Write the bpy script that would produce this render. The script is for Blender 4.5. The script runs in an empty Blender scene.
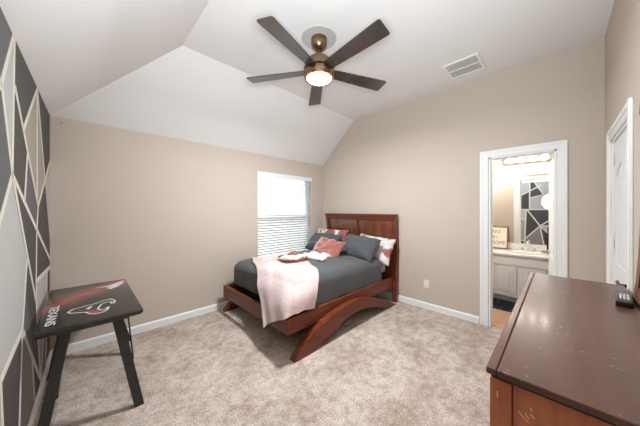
import bpy, bmesh, math, random
from mathutils import Vector, Matrix, noise

# ------------------------------------------------------------------ camera, world, lights, exposure
sc = bpy.context.scene
C = sc.collection
R = math.radians
F_PX = 238.0
cam_d = bpy.data.cameras.new('camera')
cam = bpy.data.objects.new('camera', cam_d)
C.objects.link(cam)
cam.location = (-3.673, -3.6, 1.494)
cam.rotation_euler = (R(90), 0, R(-44.86))
cam_d.sensor_width = 36
cam_d.lens = F_PX / 640 * 36
cam_d.shift_y = (209.66 - 213) / 640
cam_d.clip_start = 0.02
sc.camera = cam
sc.view_settings.view_transform = 'Standard'
sc.view_settings.look = 'None'
sc.view_settings.gamma = 1
sc.view_settings.use_curve_mapping = False
sc.view_settings.exposure = 0.55

world = bpy.data.worlds.new('sky')
sc.world = world
world.use_nodes = True
bg = world.node_tree.nodes['Background']
bg.inputs[0].default_value = (0.80, 0.90, 1.0, 1)
bg.inputs[1].default_value = 1.9

def light(name, kind, loc, rot, energy, color=(1, 1, 1), **kw):
    d = bpy.data.lights.new(name, kind)
    d.energy = energy
    d.color = color
    for k, v in kw.items():
        setattr(d, k, v)
    o = bpy.data.objects.new(name, d)
    C.objects.link(o)
    o.location = loc
    o.rotation_euler = rot
    return o

sun_dir = Vector((-0.50, -1.05, -0.75)).normalized()
sun = light('sun', 'SUN', (2, 5, 6), sun_dir.to_track_quat('-Z', 'Y').to_euler(), 5, (1, 0.97, 0.92), angle=R(1.0))
# light of the ceiling fan's lamp, shining down out of its housing
fan_l = light('fan_lamp_light', 'AREA', (-2.0, -1.905, 2.774), (0, 0, 0), 58, (0.90, 0.95, 1.0), shape='DISK', size=0.22)
# added fill spot beside the camera, aimed up to brighten the ceiling
fl_dir = Vector((-2.45, -2.5, 3.2)) - Vector((-3.5, -3.45, 1.75))
fill_spot = light('bounce_fill', 'SPOT', (-3.5, -3.45, 1.75), fl_dir.to_track_quat('-Z', 'Y').to_euler(), 200, (0.84, 0.925, 1.0), shadow_soft_size=0.25, spot_size=R(146), spot_blend=1.0)

# ------------------------------------------------------------------ helpers
ROOT = {}

def setp(o, label=None, cat=None, group=None, kind=None):
    if label: o['label'] = label
    if cat: o['category'] = cat
    if group: o['group'] = group
    if kind: o['kind'] = kind
    return o

def thing(name, label, cat, loc=(0, 0, 0), group=None, kind=None):
    o = bpy.data.objects.new(name, None)
    C.objects.link(o)
    o.location = loc
    o.empty_display_size = 0.1
    ROOT[o] = Vector(loc)
    return setp(o, label, cat, group, kind)

def obj(name, bm, mats, parent=None, smooth=False, label=None, cat=None, group=None, kind=None):
    """links bm (built in room coordinates) as one mesh object"""
    if parent is not None:
        off = ROOT[parent]
        bmesh.ops.translate(bm, verts=bm.verts, vec=-off)
    me = bpy.data.meshes.new(name)
    bm.normal_update()
    bm.to_mesh(me)
    bm.free()
    if not isinstance(mats, (list, tuple)):
        mats = [mats]
    for m in mats:
        me.materials.append(m)
    if smooth:
        for p in me.polygons:
            p.use_smooth = True
        if smooth != 'all':
            try:
                me.set_sharp_from_angle(angle=R(40))
            except Exception:
                pass
    o = bpy.data.objects.new(name, me)
    C.objects.link(o)
    if parent is not None:
        o.parent = parent
        ROOT[o] = ROOT[parent]
    else:
        ROOT[o] = Vector((0, 0, 0))
    return setp(o, label, cat, group, kind)

def B():
    return bmesh.new()

def box(bm, x0, x1, y0, y1, z0, z1, bev=0.0, seg=2, mat=0, M=None):
    r = bmesh.ops.create_cube(bm, size=1)
    vs = r['verts']
    bmesh.ops.scale(bm, verts=vs, vec=(x1 - x0, y1 - y0, z1 - z0))
    bmesh.ops.translate(bm, verts=vs, vec=((x0 + x1) / 2, (y0 + y1) / 2, (z0 + z1) / 2))
    fs = set(f for v in vs for f in v.link_faces)
    if bev > 0:
        es = list(set(e for v in vs for e in v.link_edges))
        r2 = bmesh.ops.bevel(bm, geom=es, offset=bev, segments=seg, profile=0.5, affect='EDGES')
        fs = set(f for f in fs if f.is_valid) | set(r2['faces'])
        vs = list(set(v for f in fs for v in f.verts))
    for f in fs:
        f.material_index = mat
    if M is not None:
        bmesh.ops.transform(bm, matrix=M, verts=vs)
    return vs

def prism(bm, pts, fn, d0, d1, mat=0):
    """extrude a 2-D outline; fn(a,b,d) gives the 3-D point"""
    n = len(pts)
    v0 = [bm.verts.new(fn(a, b, d0)) for a, b in pts]
    v1 = [bm.verts.new(fn(a, b, d1)) for a, b in pts]
    fs = [bm.faces.new(v0), bm.faces.new(v1[::-1])]
    for i in range(n):
        j = (i + 1) % n
        fs.append(bm.faces.new((v0[j], v0[i], v1[i], v1[j])))
    for f in fs:
        f.material_index = mat
    bmesh.ops.recalc_face_normals(bm, faces=fs)
    return v0 + v1

def lathe(bm, prof, c, axis='Z', n=32, mat=0):
    """prof: (radius, height) pairs; capped where radius is 0"""
    rings = []
    def P(r, h, a):
        if axis == 'Z': return (c[0] + r * math.cos(a), c[1] + r * math.sin(a), c[2] + h)
        if axis == 'X': return (c[0] + h, c[1] + r * math.cos(a), c[2] + r * math.sin(a))
        return (c[0] + r * math.cos(a), c[1] + h, c[2] + r * math.sin(a))
    fs = []
    for r, h in prof:
        if r < 1e-6:
            rings.append([bm.verts.new(P(0, h, 0))])
        else:
            rings.append([bm.verts.new(P(r, h, 2 * math.pi * i / n)) for i in range(n)])
    for a, b in zip(rings[:-1], rings[1:]):
        if len(a) == 1 and len(b) == 1: continue
        for i in range(n):
            j = (i + 1) % n
            if len(a) == 1: fs.append(bm.faces.new((a[0], b[i], b[j])))
            elif len(b) == 1: fs.append(bm.faces.new((a[i], b[0], a[j])))
            else: fs.append(bm.faces.new((a[i], b[i], b[j], a[j])))
    for f in fs: f.material_index = mat
    bmesh.ops.recalc_face_normals(bm, faces=fs)

def tube(bm, pts, r, n=10, closed=False, mat=0, rr=None):
    pts = [Vector(p) for p in pts]
    rings = []
    N = len(pts)
    for i, p in enumerate(pts):
        if closed: t = pts[(i + 1) % N] - pts[i - 1]
        else: t = pts[min(i + 1, N - 1)] - pts[max(i - 1, 0)]
        t.normalize()
        up = Vector((0, 0, 1)) if abs(t.z) < 0.9 else Vector((1, 0, 0))
        u = t.cross(up).normalized(); v = t.cross(u)
        q = rr[i] if rr else r
        rings.append([bm.verts.new(p + u * q * math.cos(2 * math.pi * k / n) + v * q * math.sin(2 * math.pi * k / n)) for k in range(n)])
    fs = []
    for i in range(N if closed else N - 1):
        a, b = rings[i], rings[(i + 1) % N]
        for k in range(n):
            fs.append(bm.faces.new((a[k], a[(k + 1) % n], b[(k + 1) % n], b[k])))
    if not closed:
        fs.append(bm.faces.new(rings[0][::-1])); fs.append(bm.faces.new(rings[-1]))
    for f in fs: f.material_index = mat
    bmesh.ops.recalc_face_normals(bm, faces=fs)

# ------------------------------------------------------------------ materials
def mat(name, col, rough=0.6, metal=0.0, spec=0.5, coat=0.0, sheen=0.0, emit=None, estr=0.0,
        noise_col=None, nscale=8.0, ndetail=4.0, stretch=(1, 1, 1), lo=0.35, hi=0.65,
        bump=0.0, bscale=60.0, bdist=0.01, rough_var=0.0):
    m = bpy.data.materials.new(name)
    m.use_nodes = True
    nt = m.node_tree
    p = nt.nodes['Principled BSDF']
    p.inputs['Base Color'].default_value = (*col, 1)
    p.inputs['Roughness'].default_value = rough
    p.inputs['Metallic'].default_value = metal
    p.inputs['Specular IOR Level'].default_value = spec
    p.inputs['Coat Weight'].default_value = coat
    p.inputs['Coat Roughness'].default_value = 0.12
    p.inputs['Sheen Weight'].default_value = sheen
    if emit:
        p.inputs['Emission Color'].default_value = (*emit, 1)
        p.inputs['Emission Strength'].default_value = estr
    tc = nt.nodes.new('ShaderNodeTexCoord')
    mp = nt.nodes.new('ShaderNodeMapping')
    mp.inputs['Scale'].default_value = stretch
    nt.links.new(tc.outputs['Object'], mp.inputs['Vector'])
    if noise_col:
        nz = nt.nodes.new('ShaderNodeTexNoise')
        nz.inputs['Scale'].default_value = nscale
        nz.inputs['Detail'].default_value = ndetail
        nt.links.new(mp.outputs[0], nz.inputs['Vector'])
        cr = nt.nodes.new('ShaderNodeValToRGB')
        cr.color_ramp.elements[0].position = lo
        cr.color_ramp.elements[1].position = hi
        cr.color_ramp.elements[0].color = (*col, 1)
        cr.color_ramp.elements[1].color = (*noise_col, 1)
        nt.links.new(nz.outputs['Fac'], cr.inputs['Fac'])
        nt.links.new(cr.outputs['Color'], p.inputs['Base Color'])
        if rough_var:
            mr = nt.nodes.new('ShaderNodeMapRange')
            mr.inputs['To Min'].default_value = rough - rough_var
            mr.inputs['To Max'].default_value = rough + rough_var
            nt.links.new(nz.outputs['Fac'], mr.inputs['Value'])
            nt.links.new(mr.outputs[0], p.inputs['Roughness'])
    if bump:
        nb = nt.nodes.new('ShaderNodeTexNoise')
        nb.inputs['Scale'].default_value = bscale
        nb.inputs['Detail'].default_value = 3
        nt.links.new(mp.outputs[0], nb.inputs['Vector'])
        bp = nt.nodes.new('ShaderNodeBump')
        bp.inputs['Strength'].default_value = bump
        bp.inputs['Distance'].default_value = bdist
        nt.links.new(nb.outputs['Fac'], bp.inputs['Height'])
        nt.links.new(bp.outputs[0], p.inputs['Normal'])
    return m

def srgb(r, g, b):
    f = lambda c: (c / 255 / 12.92) if c / 255 <= 0.04045 else ((c / 255 + 0.055) / 1.055) ** 2.4
    return (f(r), f(g), f(b))

M_wall = mat('beige_wall_paint', srgb(196, 183, 170), 0.85, spec=0.2, bump=0.15, bscale=90, bdist=0.002)
M_ceil = mat('white_ceiling_paint', srgb(226, 224, 221), 0.9, spec=0.2, bump=0.2, bscale=70, bdist=0.003)
M_trim = mat('white_trim_paint', srgb(232, 232, 230), 0.4, bump=0.02, bscale=30)
M_bathwall = mat('cream_bath_paint', srgb(222, 212, 198), 0.8, spec=0.2, bump=0.1, bscale=90, bdist=0.002)
M_vinyl = mat('white_vinyl', srgb(235, 236, 236), 0.45)
M_slat = mat('white_blind_slat', srgb(232, 234, 236), 0.5)
M_cherry = mat('cherry_wood', srgb(92, 40, 22), 0.38, spec=0.35, noise_col=srgb(120, 58, 32), nscale=7, stretch=(0.5, 5, 9), coat=0.08, bump=0.02, bscale=40)
M_cherry_v = mat('cherry_wood_upright', srgb(94, 44, 25), 0.38, spec=0.35, noise_col=srgb(120, 62, 37), nscale=7, stretch=(6, 6, 0.6), coat=0.08, bump=0.02, bscale=40)
M_groove = mat('dark_wood_gap', srgb(38, 22, 16), 0.7)
M_panel = mat('cherry_veneer_panel', srgb(102, 56, 38), 0.24, noise_col=srgb(122, 72, 50), nscale=4, stretch=(6, 3, 0.6), coat=0.4)
M_groove2 = mat('dark_moulding', srgb(58, 30, 20), 0.5)
M_dtop = mat('dresser_top_wood', srgb(78, 50, 41), 0.38, noise_col=srgb(98, 64, 50), nscale=3, stretch=(0.7, 6, 6), coat=0.22, rough_var=0.05, lo=0.2, hi=0.8)
def add_specks(m, col, scale, lo, hi, amt):
    nt = m.node_tree; p = nt.nodes['Principled BSDF']
    src = p.inputs['Base Color'].links[0].from_socket
    tc = nt.nodes.new('ShaderNodeTexCoord')
    out = None
    for sc_, a, b in ((scale, lo, hi), (scale * 0.12, 0.50, 0.72)):
        n = nt.nodes.new('ShaderNodeTexNoise'); n.inputs['Scale'].default_value = sc_; n.inputs['Detail'].default_value = 3
        nt.links.new(tc.outputs['Object'], n.inputs['Vector'])
        mr = nt.nodes.new('ShaderNodeMapRange'); mr.inputs['From Min'].default_value = a; mr.inputs['From Max'].default_value = b
        nt.links.new(n.outputs['Fac'], mr.inputs['Value'])
        if out is None: out = mr.outputs[0]
        else:
            mu = nt.nodes.new('ShaderNodeMath'); mu.operation = 'MULTIPLY'
            nt.links.new(out, mu.inputs[0]); nt.links.new(mr.outputs[0], mu.inputs[1]); out = mu.outputs[0]
    mu = nt.nodes.new('ShaderNodeMath'); mu.operation = 'MULTIPLY'; mu.inputs[1].default_value = amt
    nt.links.new(out, mu.inputs[0])
    mx = nt.nodes.new('ShaderNodeMix'); mx.data_type = 'RGBA'
    nt.links.new(mu.outputs[0], mx.inputs['Factor']); nt.links.new(src, mx.inputs[6]); mx.inputs[7].default_value = (*col, 1)
    nt.links.new(mx.outputs[2], p.inputs['Base Color'])
add_specks(M_dtop, srgb(190, 168, 156), 70, 0.62, 0.70, 0.75)
M_dside = mat('dresser_side_wood', srgb(166, 92, 58), 0.45, noise_col=srgb(200, 124, 84), nscale=3.5, stretch=(5, 5, 0.9), coat=0.15)
M_grey = mat('charcoal_cotton', srgb(74, 76, 77), 0.9, spec=0.2, noise_col=srgb(83, 85, 86), nscale=120, bump=0.15, bscale=300, bdist=0.002, sheen=0.15)
M_pink = mat('pale_pink_fleece', srgb(196, 172, 168), 0.95, spec=0.1, noise_col=srgb(206, 184, 180), nscale=30, bump=0.3, bscale=180, bdist=0.003, sheen=0.3)
M_rose = mat('dusty_rose_velvet', srgb(142, 82, 74), 0.85, spec=0.2, noise_col=srgb(164, 100, 90), nscale=9, sheen=0.6, bump=0.1, bscale=200, bdist=0.002)
M_floral = mat('floral_pillow_fabric', srgb(158, 96, 96), 0.9, spec=0.1, noise_col=srgb(228, 220, 216), nscale=6, ndetail=1.5, lo=0.47, hi=0.51, bump=0.1, bscale=200, bdist=0.002)
M_floral2 = mat('white_floral_fabric', srgb(162, 104, 102), 0.9, spec=0.1, noise_col=srgb(212, 206, 203), nscale=4.5, ndetail=1, lo=0.38, hi=0.43, bump=0.1, bscale=200, bdist=0.002)
M_white = mat('white_terry', srgb(210, 207, 202), 0.95, spec=0.1, bump=0.4, bscale=220, bdist=0.004)
M_sheet = mat('patterned_sheet', srgb(196, 196, 196), 0.9, spec=0.1, noise_col=srgb(120, 120, 124), nscale=14, stretch=(5, 5, 0.6), lo=0.48, hi=0.55)
M_black = mat('matte_black', srgb(22, 20, 20), 0.9, spec=0.1)
M_traywood = mat('orange_brown_wood', srgb(122, 70, 44), 0.5, noise_col=srgb(146, 88, 56), nscale=12, stretch=(1, 6, 1))
M_bronze = mat('antique_brass', srgb(150, 126, 100), 0.30, metal=1.0, noise_col=srgb(132, 106, 80), nscale=40, stretch=(1, 1, 6))
M_copper = mat('copper_ring', srgb(200, 150, 120), 0.3, metal=1.0)
M_blade = mat('dark_walnut_blade', srgb(56, 48, 42), 0.25, noise_col=srgb(64, 56, 48), nscale=6, stretch=(1, 1, 1), coat=0.6)
M_medal = mat('grey_medallion', srgb(188, 184, 180), 0.8)
M_lens = mat('lamp_diffuser', (1, 1, 1), 0.4, emit=(1, 0.93, 0.84), estr=6.0)
M_bulb = mat('lit_bulb', (1, 1, 1), 0.4, emit=(1, 0.95, 0.88), estr=28.0)
M_chrome = mat('chrome', (0.75, 0.75, 0.76), 0.12, metal=1.0)
M_satin = mat('satin_nickel', (0.55, 0.54, 0.52), 0.28, metal=1.0)
M_darkmetal = mat('dark_metal', srgb(50, 48, 46), 0.35, metal=0.8)
M_mirror = mat('mirror_glass', (0.93, 0.94, 0.94), 0.0, metal=1.0)
M_counter = mat('white_cultured_marble', srgb(238, 236, 232), 0.2, noise_col=srgb(230, 228, 224), nscale=4, coat=0.3)
M_cab = mat('white_cabinet_paint', srgb(224, 225, 226), 0.4)
M_deskblk = mat('gloss_black_laminate', srgb(34, 33, 31), 0.16, spec=0.6)
M_legblk = mat('black_painted_steel', srgb(30, 30, 28), 0.32, spec=0.6)
M_ink_w = mat('white_print', srgb(214, 212, 208), 0.3)
M_ink_r = mat('red_print', srgb(150, 40, 42), 0.3)
M_ink_n = mat('dark_print', srgb(44, 42, 44), 0.3)
M_plastic_w = mat('ivory_plastic', srgb(232, 228, 220), 0.4)
M_slot = mat('dark_slot', srgb(40, 38, 36), 0.6)
M_plastic_b = mat('black_plastic', srgb(22, 22, 24), 0.3)
M_signpaper = mat('cream_sign_board', srgb(232, 224, 206), 0.8)
M_signink = mat('grey_sign_ink', srgb(120, 112, 98), 0.8)
M_frame = mat('brown_picture_frame', srgb(120, 86, 54), 0.5, noise_col=srgb(142, 104, 68), nscale=20)
M_tile = mat('tan_bath_floor', srgb(178, 136, 104), 0.45, noise_col=srgb(194, 152, 120), nscale=5)
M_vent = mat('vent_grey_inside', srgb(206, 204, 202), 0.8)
M_scr = mat('bare_wood_scratch', srgb(226, 196, 160), 0.7)
M_outside = mat('outdoor_ground', srgb(150, 150, 140), 0.9, noise_col=srgb(120, 128, 104), nscale=2)
M_fence = mat('outdoor_fence', srgb(170, 160, 146), 0.9, noise_col=srgb(150, 140, 128), nscale=3, stretch=(6, 1, 1))

def glass_mat():
    m = bpy.data.materials.new('window_glass')
    m.use_nodes = True
    nt = m.node_tree
    nt.nodes.clear()
    o = nt.nodes.new('ShaderNodeOutputMaterial')
    t = nt.nodes.new('ShaderNodeBsdfTransparent')
    t.inputs[0].default_value = (0.95, 0.97, 0.97, 1)
    g = nt.nodes.new('ShaderNodeBsdfGlossy')
    g.inputs['Roughness'].default_value = 0.02
    fr = nt.nodes.new('ShaderNodeFresnel')
    mx = nt.nodes.new('ShaderNodeMixShader')
    nt.links.new(fr.outputs[0], mx.inputs[0])
    nt.links.new(t.outputs[0], mx.inputs[1])
    nt.links.new(g.outputs[0], mx.inputs[2])
    nt.links.new(mx.outputs[0], o.inputs[0])
    return m
M_glass = glass_mat()

def carpet_mat():
    m = bpy.data.materials.new('beige_carpet')
    m.use_nodes = True
    nt = m.node_tree
    p = nt.nodes['Principled BSDF']
    p.inputs['Roughness'].default_value = 1
    p.inputs['Specular IOR Level'].default_value = 0.05
    tc = nt.nodes.new('ShaderNodeTexCoord')
    def nz(scale, detail, rough=0.6):
        n = nt.nodes.new('ShaderNodeTexNoise')
        n.inputs['Scale'].default_value = scale
        n.inputs['Detail'].default_value = detail
        n.inputs['Roughness'].default_value = rough
        nt.links.new(tc.outputs['Object'], n.inputs['Vector'])
        return n
    big, mid, fine = nz(2.6, 3), nz(13, 4, 0.7), nz(85, 4, 0.75)
    def ramp(src, a, b, ca, cb):
        r = nt.nodes.new('ShaderNodeValToRGB')
        r.color_ramp.elements[0].position = a; r.color_ramp.elements[1].position = b
        r.color_ramp.elements[0].color = (*ca, 1); r.color_ramp.elements[1].color = (*cb, 1)
        nt.links.new(src.outputs['Fac'], r.inputs['Fac'])
        return r
    r1 = ramp(fine, 0.34, 0.62, srgb(164, 149, 138), srgb(230, 217, 207))
    r2 = ramp(mid, 0.33, 0.60, srgb(214, 208, 204), srgb(255, 255, 255))
    r3 = ramp(big, 0.36, 0.6, srgb(228, 222, 216), srgb(255, 255, 255))
    def mul(a, b):
        x = nt.nodes.new('ShaderNodeMix'); x.data_type = 'RGBA'; x.blend_type = 'MULTIPLY'
        x.inputs['Factor'].default_value = 1
        nt.links.new(a, x.inputs[6]); nt.links.new(b, x.inputs[7])
        return x.outputs[2]
    c = mul(mul(r1.outputs[0], r2.outputs[0]), r3.outputs[0])
    nt.links.new(c, p.inputs['Base Color'])
    bp = nt.nodes.new('ShaderNodeBump')
    bp.inputs['Strength'].default_value = 0.7
    bp.inputs['Distance'].default_value = 0.012
    ad = nt.nodes.new('ShaderNodeMath'); ad.operation = 'ADD'
    nt.links.new(fine.outputs['Fac'], ad.inputs[0]); nt.links.new(mid.outputs['Fac'], ad.inputs[1])
    nt.links.new(ad.outputs[0], bp.inputs['Height'])
    nt.links.new(bp.outputs[0], p.inputs['Normal'])
    return m
M_carpet = carpet_mat()

# ------------------------------------------------------------------ room shell
H1, H2 = 2.44, 3.205          # eave and flat ceiling heights
LX = -3.92                    # wall C plane (y) ; also x of wall D below
YC = -3.92
TD = math.tan(R(1.2))
def xd(y): return -3.91 + TD * y      # wall D face
FX, FY = -2.94, -0.83         # fold lines of the ceiling

def struct(name, bm, m, parent=None, **k):
    o = obj(name, bm, m, parent, **k)
    if parent is None: o['kind'] = 'structure'
    return o

bm = B(); box(bm, -4.15, 0.06, YC - 0.15, 0.15, -0.12, 0.0); struct('floor', bm, M_carpet)

# ceiling: flat part and two slopes, with thickness
bm = B()
def cface(pts, t=0.1):
    lo = [bm.verts.new(p) for p in pts]
    hi = [bm.verts.new((p[0], p[1], p[2] + t)) for p in pts]
    bm.faces.new(lo); bm.faces.new(hi[::-1])
    n = len(pts)
    for i in range(n):
        bm.faces.new((lo[i], hi[i], hi[(i + 1) % n], lo[(i + 1) % n]))
y1 = YC - 0.1
cface([(FX, FY, H2), (0, FY, H2), (0, y1, H2), (FX, y1, H2)])
cface([(xd(0), 0, H1), (0, 0, H1), (0, FY, H2), (FX, FY, H2)])
cface([(xd(0), 0, H1), (FX, FY, H2), (FX, y1, H2), (xd(y1), y1, H1)])
bmesh.ops.recalc_face_normals(bm, faces=bm.faces)
struct('ceiling', bm, M_ceil)

# wall A (window wall)
WX0, WX1, WZ0, WZ1 = -1.575, -0.355, 0.60, 2.13
bm = B()
T = 0.14
box(bm, -4.1, WX0, 0, T, 0, H1); box(bm, WX1, 0.12, 0, T, 0, H1)
box(bm, WX0, WX1, 0, T, 0, WZ0); box(bm, WX0, WX1, 0, T, WZ1, H1)
struct('wall_back', bm, M_wall)

# wall B (doorway wall)
DY0, DY1, DZ = -2.965, -3.580, 2.158
bm = B()
fB = lambda a, b, d: (d, a, b)
HB = H2 + 0.08
prism(bm, [(0, 0), (0, H1 + 0.005), (FY, HB - 0.075), (DY0, HB - 0.075), (DY0, 0)], fB, 0, 0.12)
prism(bm, [(DY0, DZ), (DY0, HB), (DY1, HB), (DY1, DZ)], fB, 0, 0.12)
prism(bm, [(DY1, 0), (DY1, HB), (YC - 0.14, HB), (YC - 0.14, 0)], fB, 0, 0.12)
struct('wall_right', bm, M_wall)

# wall C (with the panel door)
CX0, CX1, CZ = -0.41, -1.21, 2.09
bm = B()
box(bm, CX0, 0.0, YC - 0.13, YC, 0, H2 + 0.05); box(bm, -4.15, CX1, YC - 0.13, YC, 0, H2 + 0.05)
box(bm, CX1, CX0, YC - 0.13, YC, CZ, H2 + 0.05)
struct('wall_front', bm, M_wall)

# wall D: painted geometric pattern, panels cut by cream tape lines
PAL = {'d': srgb(72, 69, 65), 's': srgb(92, 92, 93), 'l': srgb(176, 175, 171), 't': srgb(158, 149, 140), 'm': srgb(132, 130, 127), 'b': srgb(74, 76, 81)}
keys = list(PAL)
pm = [mat('wall_panel_paint_' + n, PAL[k], 0.6, spec=0.3) for k, n in zip(keys, ['charcoal', 'slate', 'light_grey', 'taupe', 'mid_grey', 'blue_grey'])]
M_tape = mat('cream_tape_line', srgb(212, 206, 192), 0.6)
YE = YC
SEG = [  # (y,z)-(y,z), vertices of the pattern
 ((-1.75, 2.09), (-1.54, 1.68)), ((-1.75, 2.09), (-1.52, 2.44)), ((-1.54, 1.68), (-1.49, 2.44)),
 ((-1.475, 2.17), (-0.71, 1.52)), ((-0.755, 2.44), (-1.26, 1.99)), ((-0.755, 2.44), (-0.76, 1.56)),
 ((-0.745, 2.44), (-0.36, 1.79)), ((0, 1.97), (-0.71, 1.52)), ((-1.54, 1.68), (0, 1.0)),
 ((-1.13, 1.875), (-1.22, 1.55)), ((-1.54, 1.68), (-2.45, 0.75)), ((-1.54, 1.68), (-0.81, 0.80)),
 ((-0.71, 1.52), (-0.775, 1.34)), ((-0.775, 1.34), (-0.81, 0.80)), ((0, 0.92), (-0.80, 0.95)),
 ((-1.14, 1.19), (-1.285, 0.757)), ((-0.2, 0.93), (-0.30, 0.05)), ((-1.285, 0.757), (-2.45, 0.60)),
 ((-1.285, 0.757), (-1.41, 0.0)), ((-1.285, 0.757), (-0.50, 0.0)), ((-0.963, 0.44), (-0.85, 0.0)),
 ((-0.80, 0.80), (-0.60, 0.10)), ((-0.28, 0.7), (-0.58, 0.08)), ((-1.767, 0.70), (-1.66, 0.0)),
 ((-1.75, 2.09), (-2.45, 1.5)), ((-2.2, 2.44), (-2.45, 1.5)),
 ((-2.45, 2.44), (-2.45, 0.0)),
 ((-2.45, 1.5), (YE, 1.5)), ((-2.875, 2.44), (-2.875, 1.5)), ((-2.45, 2.18), (-2.70, 2.44)),
 ((-2.45, 1.88), (-3.17, 2.33)), ((-3.00, 2.44), (-3.50, 1.5)), ((-2.875, 1.9), (-3.32, 2.02)),
 ((-2.78, 1.5), (-2.73, 0.0)), ((-2.80, 1.5), (-3.14, 0.94)), ((-3.14, 0.94), (-3.6, 0.4)), ((-2.74, 0.45), (-3.14, 0.94)),
 ((-3.14, 0.94), (YE, 1.6)), ((-3.14, 0.94), (-3.28, 0.0)), ((-3.14, 0.94), (YE, 0.98)), ((-2.45, 1.34), (-2.75, 1.12)),
 ((-2.45, 0.45), (-2.74, 0.40)), ((-3.6, 0.4), (YE, 0.0)), ((-3.5, 1.5), (YE, 2.44)),
]
def split_poly(poly, a, b):
    ax, ay = a; dx, dy = b[0] - a[0], b[1] - a[1]; L = math.hypot(dx, dy)
    sd = [((p[0] - ax) * dy - (p[1] - ay) * dx) / L for p in poly]
    if max(sd) < 0.004 or min(sd) > -0.004: return None
    A, Bp, cuts = [], [], []
    n = len(poly)
    for i in range(n):
        p, q, s, t = poly[i], poly[(i + 1) % n], sd[i], sd[(i + 1) % n]
        if s >= 0: A.append(p)
        if s <= 0: Bp.append(p)
        if s * t < 0:
            k = s / (s - t); x = (p[0] + k * (q[0] - p[0]), p[1] + k * (q[1] - p[1]))
            A.append(x); Bp.append(x); cuts.append(x)
        elif s == 0: cuts.append(p)
    if len(cuts) < 2 or len(A) < 3 or len(Bp) < 3: return None
    tt = sorted(((c[0] - ax) * dx + (c[1] - ay) * dy) / L for c in (cuts[0], cuts[-1]))
    ov = min(tt[1], L) - max(tt[0], 0)
    if ov < 0.02: return None
    return A, Bp
polys = [[(0, 0), (0, H1), (YE, H1), (YE, 0)]]
for a, b in SEG:
    new = []
    for p in polys:
        r = split_poly(p, a, b)
        if r: new += list(r)
        else: new.append(p)
    polys = new
SEED = [((-1.70, 2.35), 's'), ((-1.9, 2.2), 's'), ((-1.60, 2.05), 'l'), ((-1.3, 2.3), 'd'), ((-1.35, 1.85), 'd'), ((-0.85, 2.1), 't'),
 ((-0.62, 1.95), 't'), ((-0.3, 2.2), 'd'), ((-0.25, 1.6), 'l'), ((-1.0, 1.6), 's'), ((-1.3, 1.7), 'd'), ((-0.4, 1.3), 'd'), ((-0.72, 1.42), 't'), ((-0.4, 1.05), 'd'),
 ((-1.6, 1.2), 'l'), ((-1.35, 0.9), 'l'), ((-1.1, 1.35), 'd'), ((-0.8, 1.2), 'm'), ((-0.9, 1.15), 'm'), ((-0.6, 0.6), 'l'), ((-0.1, 0.5), 'd'),
 ((-1.1, 0.85), 's'), ((-1.5, 0.5), 'd'), ((-1.9, 0.4), 'l'), ((-1.2, 0.3), 'm'), ((-0.95, 0.25), 'd'), ((-0.75, 0.1), 'd'), ((-0.8, 0.5), 'd'), ((-0.5, 0.3), 't'), ((-0.45, 0.5), 'd'),
 ((-1.9, 1.8), 's'), ((-2.2, 0.9), 'd'), ((-2.1, 1.95), 'l'), ((-2.3, 2.2), 't'),
 ((-2.52, 2.40), 'd'), ((-2.7, 2.2), 'l'), ((-2.7, 1.75), 'd'), ((-2.98, 2.36), 'b'), ((-3.0, 2.1), 'b'), ((-3.0, 1.7), 'l'), ((-3.4, 2.3), 'l'),
 ((-2.6, 1.4), 'l'), ((-2.6, 0.9), 't'), ((-2.88, 1.05), 'd'), ((-3.2, 1.3), 'b'), ((-2.9, 0.4), 'm'), ((-3.35, 0.5), 'd'), ((-3.5, 0.7), 'l'), ((-3.7, 1.1), 'd'), ((-3.5, 1.05), 'd'), ((-3.7, 1.4), 's'), ((-2.6, 0.2), 'd'), ((-3.6, 0.95), 'l'), ((-3.8, 0.3), 's'), ((-3.7, 2.2), 'd'), ((-3.7, 1.7), 't')]
def crosses(p, q, a, b):
    def o(u, v, w): return (v[0] - u[0]) * (w[1] - u[1]) - (v[1] - u[1]) * (w[0] - u[0])
    return o(p, q, a) * o(p, q, b) < 0 and o(a, b, p) * o(a, b, q) < 0
def ext(a, b):                      # lengthen a little so that corners close
    d = Vector((b[0] - a[0], b[1] - a[1])).normalized() * 0.02
    return (a[0] - d.x, a[1] - d.y), (b[0] + d.x, b[1] + d.y)
WALLSEG = [ext(a, b) for a, b in SEG]
def sees(p, q): return not any(crosses(p, q, a, b) for a, b in WALLSEG)
cen = [(sum(q[0] for q in p) / len(p), sum(q[1] for q in p) / len(p)) for p in polys]
colr = [None] * len(polys)
for i, c in enumerate(cen):
    v = [sd_ for sd_ in SEED if sees(c, sd_[0])]
    if v: colr[i] = min(v, key=lambda q: (q[0][0] - c[0]) ** 2 + (q[0][1] - c[1]) ** 2)[1]
for _ in range(6):
    for i, c in enumerate(cen):
        if colr[i] is None:
            v = [j for j in range(len(cen)) if colr[j] and sees(c, cen[j])]
            if v: colr[i] = colr[min(v, key=lambda j: (cen[j][0] - c[0]) ** 2 + (cen[j][1] - c[1]) ** 2)]
bm = B()
for p, k in zip(polys, colr):
    f = bm.faces.new([bm.verts.new((xd(q[0]), q[0], q[1])) for q in p])
    f.material_index = keys.index(k or 's')
nP = len(pm)
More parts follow.
